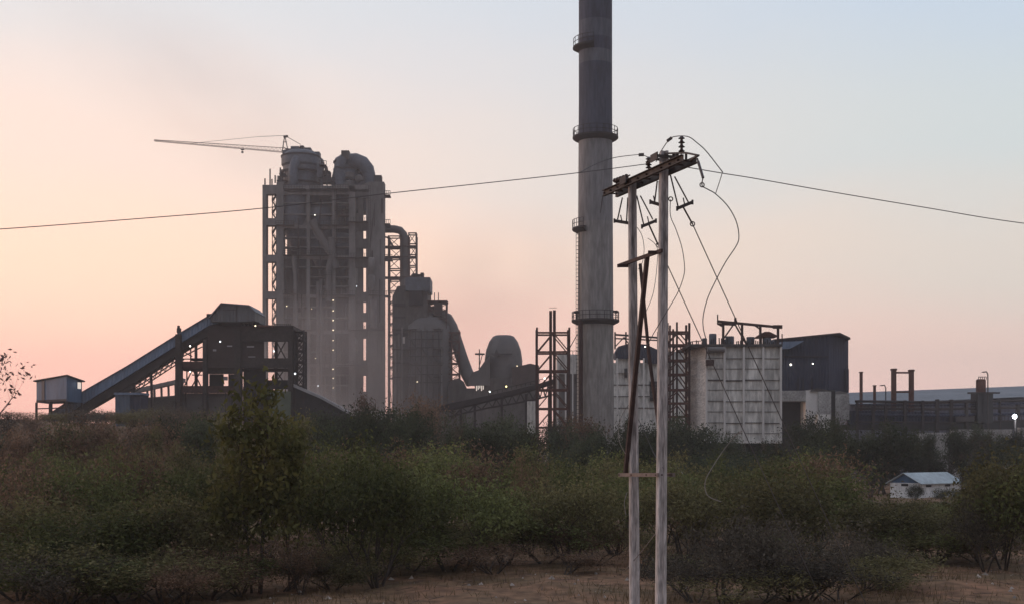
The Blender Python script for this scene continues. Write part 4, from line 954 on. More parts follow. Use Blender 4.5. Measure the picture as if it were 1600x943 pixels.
# mid brace, lower brace and diagonals
q = MB(); q.beam(A_(976, 416, -.14), A_(1045, 392, -.14), .045, .065); q.build('middle_brace', M_IRONB, PL)
q = MB(); q.beam(A_(979, 741, -.16), A_(1041, 741, -.16), .04, .07); q.beam(A_(979, 741, .16), A_(1041, 741, .16), .04, .07); q.build('lower_brace', mat('iron_light', (.22, .17, .15), var=.3, scale=3), PL)
for px in (981, 1000, 1024, 1039): MB().beam(A_(px, 741, -.2), A_(px, 741, .2), .025).build('bolt', M_IRONB, PL)
MB().beam(A_(1020.5, 400, -.12), A_(986, 738, -.12), .075, .075, up=tuple(pr)).build('diagonal_brace', M_IRONB, PL)
MB().beam(A_(991.5, 412, .12), A_(1005, 553, .12), .05, .05, up=tuple(pr)).beam(A_(1005, 553, .12), A_(1030, 738, .12), .05, .05, up=tuple(pr)).build('diagonal_brace', M_IRONB, PL)
for px, py, D_ in ((988.5, 416, DL), (1036.5, 395, DR)):
    MB().beam(P(px, py, D_) - pr * .2 - Vector((.10, 0, 0)), P(px, py, D_) - pr * .2 + Vector((.10, 0, 0)), .03, .06).build('pole_band', M_IRONB, PL)
# swinging isolator frames
def swing(p1, q1, p2, q2, b1, b2, D_, s=0.0):
    o_ = Vector((0, s, 0)); t = MB(); t.tube([P(*p1, D_) + o_, P(*q1, D_) + o_], .014, 6); t.tube([P(*p2, D_) + o_, P(*q2, D_) + o_], .014, 6)
    t.beam(P(*b1, D_) + o_, P(*b2, D_) + o_, .05, .055)
    n = Vector((0, 0, .07))
    for b in (b1, b2): t.beam(P(*b, D_) + o_ - n * .6, P(*b, D_) + o_ + n * .6, .035)
    m_ = (P(*b1, D_) + P(*b2, D_)) / 2 + o_; t.beam(m_, m_ + Vector((-.03, 0, .14)), .02)
    t.build('stay_bracket', M_IRON, PL)
swing((1047.6, 274), (1060, 325), (1054, 276), (1076, 317), (1058, 326), (1082, 316), DR - .05)
swing((995, 306), (1006, 352), (1000.5, 306), (1020, 343), (1003, 354), (1025, 345), DL - .05)
swing((972.5, 309), (965, 343), (981, 309), (979, 346), (960, 345), (984, 349), DL + .15)
swing((1027, 283), (1023, 315), (1030, 283), (1030, 316), (1016, 315.5), (1031, 320), DR + .15)
# insulators
def insul(base, tip, n=4, r=.062):
    b = Vector(base); t = Vector(tip); d = (t - b); q = MB(); pts = []; rs = []
    q.tube([b, t], .016, 8)
    ins = MB(); Lh = d.length; dn = d.normalized()
    for i in range(n):
        z = .22 + .72 * i / (n - 1 if n > 1 else 1)
        p = b + d * z; ins.tube([p - dn * .024, p - dn * .018, p + dn * .004, p + dn * .022], [r * .9, r, r * .55, .026], 14)
    ins.tube([b + d * .15, t], .024, 10)
    o_ = q.build('insulator', M_IRON, PL); ins.build('insulator_discs', M_INS, o_)
insul(A_(1065, 241), A_(1065, 213)); insul(A_(1013.5, 265), A_(1013.5, 246)); insul(A_(984, 274), A_(959, 283), 5, .05); insul(A_(968, 300), A_(965, 283), 3, .055)
insul(A_(1089.5, 248), A_(1098.5, 278), 3, .022)
k = MB(); k.tube([A_(1011, 256), A_(1018, 250)], .03, 8); k.build('wire_clamp', M_IRON, PL)
# wires: each one a thing of its own
def wire(pts, r, name, label, cat, group=None, m=M_WIRE, smooth=True):
    P3 = [Vector(p) for p in pts]
    if smooth and len(P3) > 2:
        o_ = []
        for i in range(len(P3) - 1):
            p0 = P3[max(i - 1, 0)]; p1 = P3[i]; p2 = P3[i + 1]; p3 = P3[min(i + 2, len(P3) - 1)]
            for k_ in range(6):
                t = k_ / 6; o_.append(.5 * ((2 * p1) + (-p0 + p2) * t + (2 * p0 - 5 * p1 + 4 * p2 - p3) * t * t + (-p0 + 3 * p1 - 3 * p2 + p3) * t ** 3))
        o_.append(P3[-1]); P3 = o_
    q = MB(); q.tube(P3, r * .8, 6); base = P3[0]
    return tagged(q, name, m, label, cat, base, group)
def wd(px, py, d): return P(px, py, d)
g_line = 'line conductors running off both ways from the pole heads'
wire([wd(1009.5, 256.5, depth_at(1009)), wd(900, 270.5, 23.4), wd(750, 287, 23), wd(600, 303, 22.7), wd(405, 326, 22.4), wd(200, 343, 22), wd(0, 358, 21.6), wd(-260, 373, 21.2), wd(-700, 380, 20.8)], .0105, 'overhead_wire', 'long overhead wire crossing the sky from the left edge, before the tower, to the poles', 'wire', g_line)
wire([wd(1065, 260, depth_at(1060)), wd(1130, 271, 22.6), wd(1180, 279, 22.8), wd(1300, 300, 23.3), wd(1450, 325, 24), wd(1600, 349, 24.7), wd(1900, 385, 26), wd(2300, 410, 28)], .0105, 'overhead_wire', 'overhead wire running from the poles down to the right edge', 'wire', g_line)
wire([wd(1013, 246, depth_at(1013)), wd(1002, 242, 24.2), wd(985, 243, 24.6), wd(958, 247, 24.8), wd(930, 257, 24.2), wd(907, 269.4, 23.5)], .010, 'overhead_wire', 'short upper wire from the middle insulator joining the long wire before the chimney', 'wire', g_line)
g_j = 'loose wires hanging about the double pole'
wire([A_(1025, 253), A_(1032, 238), A_(1046, 218), A_(1058, 213), A_(1076, 214), A_(1090, 224), A_(1104, 237), A_(1129, 269)], .0115, 'jumper_wire', 'jumper wire arched over the top insulator of the right pole', 'wire', g_j)
wire([P(1129, 269, 22), P(1124, 285, 22), P(1118, 303, 22)], .009, 'jumper_wire', 'short straight tail joining the arched jumper to the big loose loop', 'wire', g_j, smooth=False)
wire([A_(1098.5, 278), P(1097, 290, 22), P(1106, 296, 22), P(1118, 303, 22), P(1137, 322, 22), P(1150, 345, 22), P(1154.5, 368, 22), P(1151, 383, 22), P(1134, 409, 22), P(1119, 437, 22), P(1106, 465, 22), P(1099, 492, 22), P(1099, 512, 22), P(1104, 535, 22), P(1103, 560, 22.2)], .0125, 'loose_wire', 'big loose wire bulging right from the arm end then curling down', 'wire', g_j)
wire([P(995.4, 355, DL - .2), P(1003, 368, DL - .2), P(1006.4, 388, DL - .2), P(1004, 409, DL - .2), P(997, 421, DL - .2)], .0085, 'loose_wire', 'small wire bow against the left pole below its bracket', 'wire', g_j)
wire([P(1047.6, 312, DR - .3), P(1047.6, 337, DR - .3), P(1056, 358, DR - .3), P(1065, 385, DR - .3), P(1069, 409, DR - .3), P(1069, 428, DR - .3), P(1060, 455, DR - .3), P(1045, 481, DR - .3), P(1022, 519, DR - .3), P(1008, 545, DR - .2)], .0095, 'loose_wire', 'wire bowing out right of the right pole and back behind its middle', 'wire', g_j)
wire([P(1012, 372, DL), P(1026, 385, DL), P(1027, 410, DL), P(1020, 460, DL), P(1003, 500, DL)], .008, 'loose_wire', 'thin wire dropping between the two poles past the middle brace', 'wire', g_j)
wire([P(982, 632, DL - .3), P(971, 650, DL - .3), P(966.5, 672, DL - .3), P(968, 690, DL - .3), P(977, 708, DL - .3)], .0095, 'loose_wire', 'pale wire bow left of the left pole above the lower brace', 'wire', g_j, mat('wire_pale', (.25, .22, .2)))
wire([P(980, 768, DL - .3), P(975.5, 785, DL - .3), P(978, 804, DL - .3)], .008, 'loose_wire', 'tiny wire bow left of the left pole below the lower brace', 'wire', g_j, MATS['wire_pale'])
wire([P(1024, 833, DR), P(999, 865, DR + 1), P(976, 891, DR + 2)], .010, 'loose_wire', 'straight pale wire slanting down left across both pole feet', 'wire', g_j, MATS['wire_pale'])
wire([P(1159, 673, 25.6), P(1150, 679, 25.8), P(1131, 702, 26), P(1114.5, 727, 26), P(1103, 748, 26), P(1102, 765, 26), P(1109, 776, 26), P(1127, 783, 26)], .011, 'loose_wire', 'pale slack wire hooking down from the left stay wire before the bushes', 'wire', g_j, MATS['wire_pale'])
wire([A_(953, 303), A_(943, 303), A_(941, 312), A_(938, 333)], .010, 'loose_wire', 'short stiff wire end dangling from the left tip of the cross arm', 'wire', g_j, smooth=False)
wire([P(990, 640, DL), P(1005, 670, DL), P(1022, 708, DL - .2), P(1036, 731, DR - .2)], .008, 'loose_wire', 'thin wire slanting between the poles just above the lower brace', 'wire', g_j)
g_s = 'stay wires holding the double pole'
def stay(top, ring, end, D0, D1, lab):
    a = P(*top, D0); b = P(*end, D1); t = (ring[0] - top[0]) / (end[0] - top[0])
    r_ = thing('stay_wire', lab, 'stay wire', (b.x, b.y, b.z), g_s)
    d = (b - a).normalized(); dr = D0 + (D1 - D0) * t * D0 / D1; c = P(*ring, dr)
    MB().tube([a, c], .016, 8).build('turnbuckle_rod', M_IRON, r_)
    MB().tube([c, b], .0105, 6).build('wire', M_WIRE, r_)
    e = MB(); s = d.orthogonal().normalized(); s = Vector((1, 0, 0)); u = Vector((0, 0, 1)); pts = [c + (s * math.cos(i * math.pi / 6) + u * math.sin(i * math.pi / 6)) * .042 for i in range(13)]
    e.tube(pts, .011, 6, cap=False); e.build('thimble_ring', M_IRON, r_)
stay((1066, 321), (1082, 350), (1356, 950), DR, 29.0, 'right stay wire running down right from the right pole past a ring')
stay((1013, 349), (1028.5, 383), (1290, 950), DL, 29.6, 'left stay wire running down right between the poles, parallel to the other')
for px, py, D_ in ((1097, 289, 22), (1048, 311, DR - .3)):
    e = MB(); c = P(px, py, D_); pts = [c + Vector((math.cos(i * math.pi / 6), 0, math.sin(i * math.pi / 6))) * .038 for i in range(13)]; e.tube(pts, .011, 6, cap=False); e.build('thimble_ring', M_IRON, PL)
for px, py in ((1046, 218), (1002, 242)):
    e = MB(); c = A_(px, py); d_ = Vector((.6, 0, .45)) if px > 1020 else Vector((1, 0, .05)); d_.normalize(); e.beam(c - d_ * .05, c + d_ * .05, .06, .05); e.build('wire_clamp', M_IRON, PL)

# ------------------------------------------------------------------ vegetation
def leafmat(name, c1, c2, tr=.35): return mat(name, c1, col2=c2, scale=1.3, island=.45, trans=tr, rough=.8, spec=.15)
L_GREEN = leafmat('leaves_olive_green', (.165, .168, .062), (.098, .112, .042))
L_OLIVE = leafmat('leaves_dusty_olive', (.185, .158, .070), (.115, .105, .050))
L_DARK = leafmat('leaves_dark_green', (.042, .054, .034), (.070, .078, .040))
L_BIG = leafmat('leaves_broad_green', (.19, .165, .055), (.085, .095, .036), .4)
L_BROWN = leafmat('leaves_dry_brown', (.19, .11, .072), (.13, .09, .056))
L_GREY = leafmat('leaves_grey_brown', (.105, .085, .064), (.075, .064, .048))
L_PINK = leafmat('leaves_dead_pinkish', (.22, .13, .11), (.15, .10, .09))

def build_tree(seed, H, Wd, style):
    """returns (trunk mesh, crown mesh); base at the origin"""
    rng = random.Random(seed); nr = np.random.default_rng(seed)
    tb = MB(); tips = []
    def grow(p, d, L_, r, lev, maxlev):
        pts = [p]; rs = [r]; q = p.copy(); dd = d.copy(); n = 3
        for i in range(n):
            dd = (dd + Vector((rng.uniform(-1, 1), rng.uniform(-1, 1), rng.uniform(-.4, .6))) * .22).normalized()
            q = q + dd * (L_ / n); pts.append(q.copy()); rs.append(r * (1 - .45 * (i + 1) / n))
        tb.tube(pts, rs, 6 if lev == 0 else (5 if lev == 1 else 3), cap=False)
        if lev >= maxlev: tips.append((pts[-1], dd)); tips.append((pts[-2], dd)); return
        if lev >= 1: tips.append((pts[-1], dd))
        k = rng.randint(3, 4) if lev == 0 else rng.randint(2, 4)
        for j in range(k):
            at_ = pts[-1] if j < 2 else pts[-2]
            a = rng.uniform(0, 2 * math.pi); out_ = Vector((math.cos(a), math.sin(a), rng.uniform(-.1, .7)))
            nd = (dd * .7 + out_ * rng.uniform(.55, .95)).normalized()
            grow(at_, nd, L_ * rng.uniform(.55, .8), rs[-1] * .75, lev + 1, maxlev)
    if style in ('shrub', 'dry', 'grey'):
        for s in range(rng.randint(5, 7)):
            a = rng.uniform(0, 6.28); d = Vector((math.cos(a) * .55, math.sin(a) * .55, 1)).normalized()
            grow(Vector((math.cos(a) * .12, math.sin(a) * .12, -.1)), d, H * .38, .035 * H / 3, 0, 3)
    elif style == 'broad':
        for s in range(3):
            a = 2.1 * s + rng.uniform(0, .6); d = Vector((math.cos(a) * .16, math.sin(a) * .16, 1)).normalized(); p0 = Vector((math.cos(a) * .25, math.sin(a) * .25, -.1))
            hh = H * rng.uniform(.75, 1.0); pts = [p0 + d * (hh * i / 6) + Vector((rng.uniform(-.06, .06), rng.uniform(-.06, .06), 0)) * i for i in range(7)]
            tb.tube(pts, [.075 * (1 - .13 * i) for i in range(7)], 7, cap=False)
            for i in range(2, 7):
                for j in range(3):
                    b = rng.uniform(0, 6.28); grow(pts[i], Vector((math.cos(b), math.sin(b), .5)).normalized(), rng.uniform(.35, .7) * Wd * (1.15 - i / 8), .02, 2, 3)
    elif style == 'bare':
        grow(Vector((0, 0, -.2)), Vector((.15, 0, 1)).normalized(), H * .42, .14, 0, 4)
    else:
        grow(Vector((0, 0, -.2)), Vector((rng.uniform(-.1, .1), rng.uniform(-.1, .1), 1)).normalized(), H * .36, .03 * H, 0, 3)
    if style in ('shrub', 'dry', 'grey', 'dark', 'broad'):      # ragged outer twigs reaching past the leaf clumps
        u_ = H / 3.5
        for i in rng.sample(range(len(tips)), min(len(tips), 70)):
            p, d = tips[i]; dd = (d + Vector((rng.uniform(-.5, .5), rng.uniform(-.5, .5), rng.uniform(0, .7)))).normalized(); l_ = rng.uniform(.25, .75) * u_ * (.5 if style == 'broad' else 1)
            m2 = p + dd * l_ * .5 + Vector((rng.uniform(-.05, .05), rng.uniform(-.05, .05), 0)) * u_; e2 = p + dd * l_
            tb.tube([p, m2, e2], [.009 * u_, .007 * u_, .004 * u_], 3, cap=False); tips.append((m2, dd)); tips.append((e2, dd))
    # fit to the wanted height and width
    V = np.array(tb.v); hmax = np.percentile(V[:, 2], 99.5); wmax = np.percentile(np.abs(V[:, :2]), 98)
    sx, sz = Wd / 2 / max(wmax, .1), H * .95 / hmax
    tb.v = [(a * sx, b * sx, c * sz if c > 0 else c) for a, b, c in tb.v]
    T3 = np.array([(p.x * sx, p.y * sx, p.z * sz) for p, d in tips])
    nleaf, size, cl = dict(shrub=(7800, .075, .27), dry=(2900, .06, .26), grey=(3700, .06, .25), broad=(3300, .12, .30), bare=(420, .11, .16), dark=(8500, .16, .58))[style]
    wt = np.exp(nr.normal(0, 1.0, len(T3))); idx = nr.choice(len(T3), nleaf, p=wt / wt.sum()); jit = nr.normal(0, 1, (nleaf, 3)); jit *= (cl * (H / 3.5 if style in ('shrub', 'dry', 'grey') else 1))
    jit[:, 2] *= .75
    c = T3[idx] + jit
    if style != 'bare':                      # leafy twigs lower down on the stems too
        lowv = np.array(tb.v); lowv = lowv[(lowv[:, 2] > .12 * H) & (lowv[:, 2] < .6 * H)]
        m_ = nleaf // 4; pk = lowv[nr.integers(0, len(lowv), m_)] * np.array([1.25, 1.25, 1])
        pk += nr.normal(0, cl * .7, (m_, 3)); c[:m_] = pk
    c = c[c[:, 2] > (.04 if style in ('shrub', 'dry', 'grey', 'dark') else .12) * H]; n = len(c)
    fz = H / np.percentile(c[:, 2], 99.3); fw = Wd / 2 / np.percentile(np.abs(c[:, :2]), 98)
    c = c * np.array([fw, fw, fz]); tb.v = [(p[0] * fw, p[1] * fw, p[2] * fz) for p in tb.v]
    d1 = nr.normal(0, 1, (n, 3)); d1 /= np.linalg.norm(d1, axis=1)[:, None]; d2 = nr.normal(0, 1, (n, 3)); d2 -= (d2 * d1).sum(1)[:, None] * d1; d2 /= np.linalg.norm(d2, axis=1)[:, None]
    s = size * nr.uniform(.55, 1.3, (n, 1)); a = d1 * s; b = d2 * s * .42
    v = np.stack([c - a, c - a * .1 + b, c + a, c - a * .1 - b], 1).reshape(-1, 3)
    cm = bpy.data.meshes.new('crown'); f = np.arange(4 * n).reshape(-1, 4)
    cm.vertices.add(4 * n); cm.vertices.foreach_set('co', v.ravel()); cm.loops.add(4 * n); cm.loops.foreach_set('vertex_index', f.ravel().astype(np.int32))
    cm.polygons.add(n); cm.polygons.foreach_set('loop_start', (np.arange(n) * 4).astype(np.int32)); cm.update(calc_edges=True)
    tm = bpy.data.meshes.new('trunk'); tm.from_pydata(tb.v, [], tb.f); tm.polygons.foreach_set('use_smooth', [True] * len(tb.f)); tm.update()
    return tm, cm
STYLES = {'shrub': (3.6, 4.2), 'dry': (3.0, 3.6), 'grey': (2.6, 4.4), 'broad': (5.6, 2.8), 'bare': (8.5, 6.0), 'dark': (9.0, 8.5)}
MESH = {}
def proto(style, k, leaf, bark):
    key = (style, k, leaf.name)
    if key not in MESH:
        base = (style, k)
        if base not in MESH: MESH[base] = build_tree(100 + k * 17 + len(style), *STYLES[style], style)
        tm, cm = MESH[base]
        if cm.materials: cm = cm.copy(); cm.materials.clear()
        cm.materials.append(leaf)
        if not tm.materials: tm.materials.append(bark)
        MESH[key] = (tm, cm)
    return MESH[key]
def plant(style, k, leaf, x, y, H, W, rot, name, label, cat, group, bark=M_BARK, crown='foliage'):
    tm, cm = proto(style, k, leaf, bark)
    r = bpy.data.objects.new(name, None); C.objects.link(r); r.location = (x, y, gz(x, y)); r.rotation_euler = (0, 0, rot)
    r.scale = (W / STYLES[style][1], W / STYLES[style][1], H / STYLES[style][0]); r.empty_display_size = .5
    r['label'] = label; r['category'] = cat; r['group'] = group
    for nm, me in (('trunk', tm), (crown, cm)):
        o_ = bpy.data.objects.new(nm, me); C.objects.link(o_); o_.parent = r
    return r
rt = random.Random(77)
def plant_px(style, k, leaf, px, D, ytop, wpx, name, label, cat, group, bark=M_BARK):
    x = X(px, D); H = Z(ytop, D) - gz(x, D)
    return plant(style, k, leaf, x, D, H, wpx / F * D, rt.uniform(0, 6.28), name, label, cat, group, bark)

# single out-standing plants of the foreground: style, mesh, leaves, column, depth, top row, width in columns, name, label, category
FG = [
 ('broad', 0, L_BIG, 402, 33, 598, 150, 'broadleaf_tree', 'tall slender broad leaved tree, highest of the foreground plants, left of centre', 'tree'),
 ('broad', 1, L_BIG, 455, 34, 655, 95, 'broadleaf_tree', 'shorter broad leaved tree close against the right side of the tallest one', 'tree'),
 ('broad', 1, L_OLIVE, 372, 35.5, 700, 80, 'broadleaf_tree', 'low leaning broad leaved tree against the left foot of the tallest one', 'tree'),
 ('shrub', 0, L_GREEN, 590, 35, 705, 215, 'thorn_bush', 'wide feathery green bush on several forked stems right of the broad leaved trees', 'bush'),
 ('shrub', 1, L_GREEN, 530, 38, 690, 190, 'thorn_bush', 'green bush behind, between the broad leaved trees and the wide feathery bush', 'bush'),
 ('shrub', 2, L_GREEN, 700, 38.5, 725, 200, 'thorn_bush', 'rounded green bush at the left end of the open brown soil', 'bush'),
 ('shrub', 0, L_GREEN, 790, 41, 758, 180, 'thorn_bush', 'light green low bush beyond the open brown soil', 'bush'),
 ('dry', 0, L_BROWN, 830, 44, 706, 66, 'dry_bush', 'upright withered bush with hanging brown leaves left of the utility poles', 'bush'),
 ('shrub', 1, L_OLIVE, 890, 40, 745, 170, 'thorn_bush', 'olive bush at the left foot of the utility poles', 'bush'),
 ('shrub', 2, L_GREEN, 960, 44, 738, 160, 'thorn_bush', 'green bush seen directly behind the left utility pole', 'bush'),
 ('dry', 1, L_BROWN, 770, 36.8, 845, 160, 'dry_bush', 'low reddish dry bush along the edge of the open soil', 'bush'),
 ('dry', 2, L_BROWN, 880, 37, 862, 150, 'dry_bush', 'low reddish dry scrub nearest the left utility pole', 'bush'),
 ('shrub', 0, L_OLIVE, 1070, 42, 745, 170, 'thorn_bush', 'olive bush directly right of the right utility pole', 'bush'),
 ('grey', 0, L_GREY, 1135, 30.5, 800, 240, 'twiggy_bush', 'dark twiggy grey bush filling the bottom right of the utility poles', 'bush'),
 ('grey', 1, L_GREY, 1260, 31.5, 812, 230, 'twiggy_bush', 'dark twiggy grey bush under the fallen end of the stay wires', 'bush'),
 ('grey', 2, L_GREY, 1350, 34, 838, 170, 'twiggy_bush', 'low grey twiggy bush at the left end of the right hand brown clearing', 'bush'),
 ('grey', 0, L_GREY, 1060, 33.5, 858, 120, 'twiggy_bush', 'small grey twiggy bush touching the foot of the right utility pole', 'bush'),
 ('shrub', 1, L_OLIVE, 1190, 40, 735, 210, 'thorn_bush', 'broad olive bush behind the dark twiggy bushes', 'bush'),
 ('shrub', 2, L_GREEN, 1275, 44, 730, 190, 'thorn_bush', 'green bush in front of the dark trees, left of the white hut', 'bush'),
 ('shrub', 0, L_OLIVE, 1375, 42, 776, 190, 'thorn_bush', 'low olive bush just below and left of the white hut', 'bush'),
 ('shrub', 1, L_OLIVE, 1465, 41, 795, 150, 'thorn_bush', 'low olive bush below the white hut', 'bush'),
 ('shrub', 2, L_OLIVE, 1570, 39, 705, 190, 'thorn_bush', 'large olive bush leaning in at the right edge', 'bush'),
 ('dry', 0, L_GREY, 1540, 37.5, 775, 110, 'dry_bush', 'thin dry bush at the front of the large bush at the right edge', 'bush'),
 ('shrub', 0, L_GREEN, 1660, 37, 690, 200, 'thorn_bush', 'green bush cut by the right edge beyond the large olive one', 'bush'),
 ('shrub', 1, L_OLIVE, 20, 33, 770, 230, 'thorn_bush', 'olive bush cut by the left edge at the bottom', 'bush'),
 ('shrub', 2, L_GREEN, 150, 32, 782, 230, 'thorn_bush', 'green bush in the bottom left, second from the left edge', 'bush'),
 ('shrub', 0, L_OLIVE, 270, 33, 765, 200, 'thorn_bush', 'olive bush in the bottom left, just left of the broad leaved trees', 'bush'),
 ('grey', 1, L_GREY, 90, 30, 860, 220, 'twiggy_bush', 'low grey twigs along the bottom edge at far left', 'bush'),
 ('grey', 2, L_BROWN, 290, 30.5, 868, 170, 'twiggy_bush', 'low brown twigs along the bottom edge left of the broad leaved trees', 'bush'),
 ('dry', 1, L_BROWN, 40, 40, 715, 190, 'dry_bush', 'brown withered bush at the left edge above the olive one', 'bush'),
 ('dry', 2, L_BROWN, 215, 43, 690, 210, 'dry_bush', 'wide brown withered bush below the small blue grey cabin', 'bush'),
 ('shrub', 1, L_GREEN, 120, 41, 722, 180, 'thorn_bush', 'green bush between the two brown withered bushes at left', 'bush'),
 ('shrub', 2, L_GREEN, 320, 42, 712, 170, 'thorn_bush', 'green bush directly left of the tallest broad leaved tree', 'bush'),
 ('dry', 0, L_BROWN, 470, 32.5, 838, 100, 'dry_bush', 'small dry bush between the broad leaved trees and the feathery bush', 'bush'),
 ('bare', 0, L_PINK, -22, 58, 548, 210, 'bare_tree', 'nearly leafless tree with pinkish twigs reaching in at the left edge', 'tree'),
]
for s, k, lf, px, D_, yt, wp, nm, lab, cat in FG:
    grp = {'thorn_bush': 'leafy bushes of the foreground scrub', 'dry_bush': 'dry brown bushes of the foreground scrub', 'twiggy_bush': 'grey twiggy bushes at the front', 'broadleaf_tree': 'broad leaved trees left of centre', 'bare_tree': 'bare trees'}[nm]
    plant_px(s, k, lf, px, D_, yt, wp, nm, lab, cat, grp, M_BARKR if s == 'bare' else M_BARK)
# the scrub and trees behind, row after row
MARK = [(0, 'below the blue stilt cabin'), (150, 'below the inclined conveyor'), (280, 'below the frame building'), (460, 'below the preheater tower'), (620, 'below the mill building'), (735, 'below the thimble shaped hood'), (860, 'at the foot of the chimney'), (1000, 'behind the double utility pole'), (1090, 'before the pale ribbed block'), (1225, 'before the navy shed'), (1330, 'before the pipe rack'), (1500, 'at the right beneath the floodlight')]
def mark(px):
    r_ = MARK[0][1]
    for a, t in MARK:
        if px >= a: r_ = t
    return r_
prof = [(-80, 668), (60, 672), (200, 662), (300, 652), (380, 650), (470, 640), (550, 640), (600, 630), (680, 634), (760, 645), (830, 662), (900, 668), (960, 655), (1050, 672), (1110, 690), (1180, 705), (1240, 668), (1330, 655), (1400, 664), (1440, 694), (1520, 690), (1680, 680)]
def ptop(px):
    for i in range(len(prof) - 1):
        if prof[i][0] <= px <= prof[i + 1][0]:
            t = (px - prof[i][0]) / (prof[i + 1][0] - prof[i][0]); return prof[i][1] * (1 - t) + prof[i + 1][1] * t
    return 680
for px in range(-60, 1680, 62):            # middle scrub at 52-70 m
    for Dj, dy in ((53, 58), (66, 40)):
        p_ = px + rt.uniform(-22, 22); d = Dj + rt.uniform(-4, 4)
        yt = max(ptop(p_) + dy + rt.uniform(-26, 22), 698)
        if 1335 < p_ < 1560: yt = max(yt, 782)
        kind = rt.random(); lf = L_GREEN if kind < .45 else (L_OLIVE if kind < .75 else L_BROWN); st_ = 'shrub' if lf is not L_BROWN else 'dry'
        nm = {'shrub': 'scrub_bush', 'dry': 'dry_bush'}[st_]; ad_ = {L_GREEN: 'green', L_OLIVE: 'dusty olive', L_BROWN: 'withered brown'}[lf]
        plant_px(st_, rt.randrange(5), lf, p_, d, yt, rt.uniform(95, 190), nm, '%s bush in the %s row of middle scrub %s' % (ad_, 'nearer' if Dj < 60 else 'farther', mark(p_)), 'bush', '%s scrub bushes %s' % (ad_, mark(p_)))
for px in range(-60, 1700, 52):            # dark trees in front of the plant
    for Dj, dy in ((98, 22), (128, 4)):
        p_ = px + rt.uniform(-18, 18); d = Dj + rt.uniform(-9, 9)
        yt = ptop(p_) + dy + rt.uniform(-10, 14)
        if p_ < 380: d = 92 + rt.uniform(0, 14); yt = max(ptop(p_) - 4 + rt.uniform(-4, 14), 648)
        if 1335 < p_ < 1560 and Dj < 110: yt = max(yt, 784)
        if 1375 < p_ < 1540 and Dj > 110: d = 164; yt = max(yt, 695)
        lf = L_DARK if p_ > 480 else rt.choice([L_DARK, L_BROWN, L_OLIVE]); ad_ = {L_DARK: 'dark green', L_BROWN: 'brown', L_OLIVE: 'olive'}[lf]
        plant_px('dark', rt.randrange(4), lf, p_, d, yt, rt.uniform(65, 135), 'dark_tree', '%s tree in the %s row of trees %s' % (ad_, 'nearer' if Dj < 110 else 'farther', mark(p_)), 'tree', '%s trees %s' % (ad_, mark(p_)))
for px, yt, w_, d, lab in [(1075, 652, 95, 140, 'tall dark round tree between the narrow lattice mast and the pale block'), (1130, 676, 90, 138, 'dark tree covering the lower left corner of the pale block'), (1262, 650, 100, 150, 'dark tree hiding the foot of the concrete annex'), (925, 652, 90, 150, 'brownish tree in front of the chimney foot'), (865, 655, 60, 165, 'small dark tree at the foot of the rusty lattice mast'), (640, 622, 100, 170, 'pale reddish tree rising before the mill building'), (585, 622, 70, 175, 'pale reddish tree rising before the right side of the preheater tower')]:
    plant_px('dark', rt.randrange(3), L_DARK if 'dark' in lab else L_BROWN, px, d, yt, w_, 'round_tree', lab, 'tree', 'single trees close to the plant')
for i in range(17):                        # scrub on the earth bank under the conveyor
    p_ = -55 + i * 24 + rt.uniform(-6, 6); d = rt.uniform(140, 178); lf = rt.choice([L_BROWN, L_OLIVE, L_GREY])
    plant_px('dry' if lf is L_BROWN else 'shrub', rt.randrange(3), lf, p_, d, rt.uniform(632, 646), rt.uniform(50, 85), 'bank_bush', '%s bush on the earth bank %s' % ({L_BROWN: 'brown', L_OLIVE: 'olive', L_GREY: 'grey'}[lf], mark(p_)), 'bush', '%s bushes on the earth bank %s' % ({L_BROWN: 'brown', L_OLIVE: 'olive', L_GREY: 'grey'}[lf], mark(p_)))
for i in range(46):                        # knee-high scrub between the bushes
    p_ = -40 + i * 37 + rt.uniform(-14, 14); d = rt.uniform(36, 47)
    if 600 < p_ < 1000: d = rt.uniform(39, 47)
    if p_ > 1400: d = rt.uniform(40, 47)
    x_ = X(p_, d); lf = rt.choice([L_BROWN, L_OLIVE, L_GREEN, L_GREY]); ad_ = {L_BROWN: 'brown', L_OLIVE: 'olive', L_GREEN: 'green', L_GREY: 'grey'}[lf]
    plant(rt.choice(['dry', 'grey']), rt.randrange(3), lf, x_, d, rt.uniform(.7, 1.5), rt.uniform(1.6, 3.2), rt.uniform(0, 6.28), 'low_bush', 'knee high %s bush under the taller scrub %s' % (ad_, mark(p_)), 'bush', 'knee high %s bushes %s' % (ad_, mark(p_)))
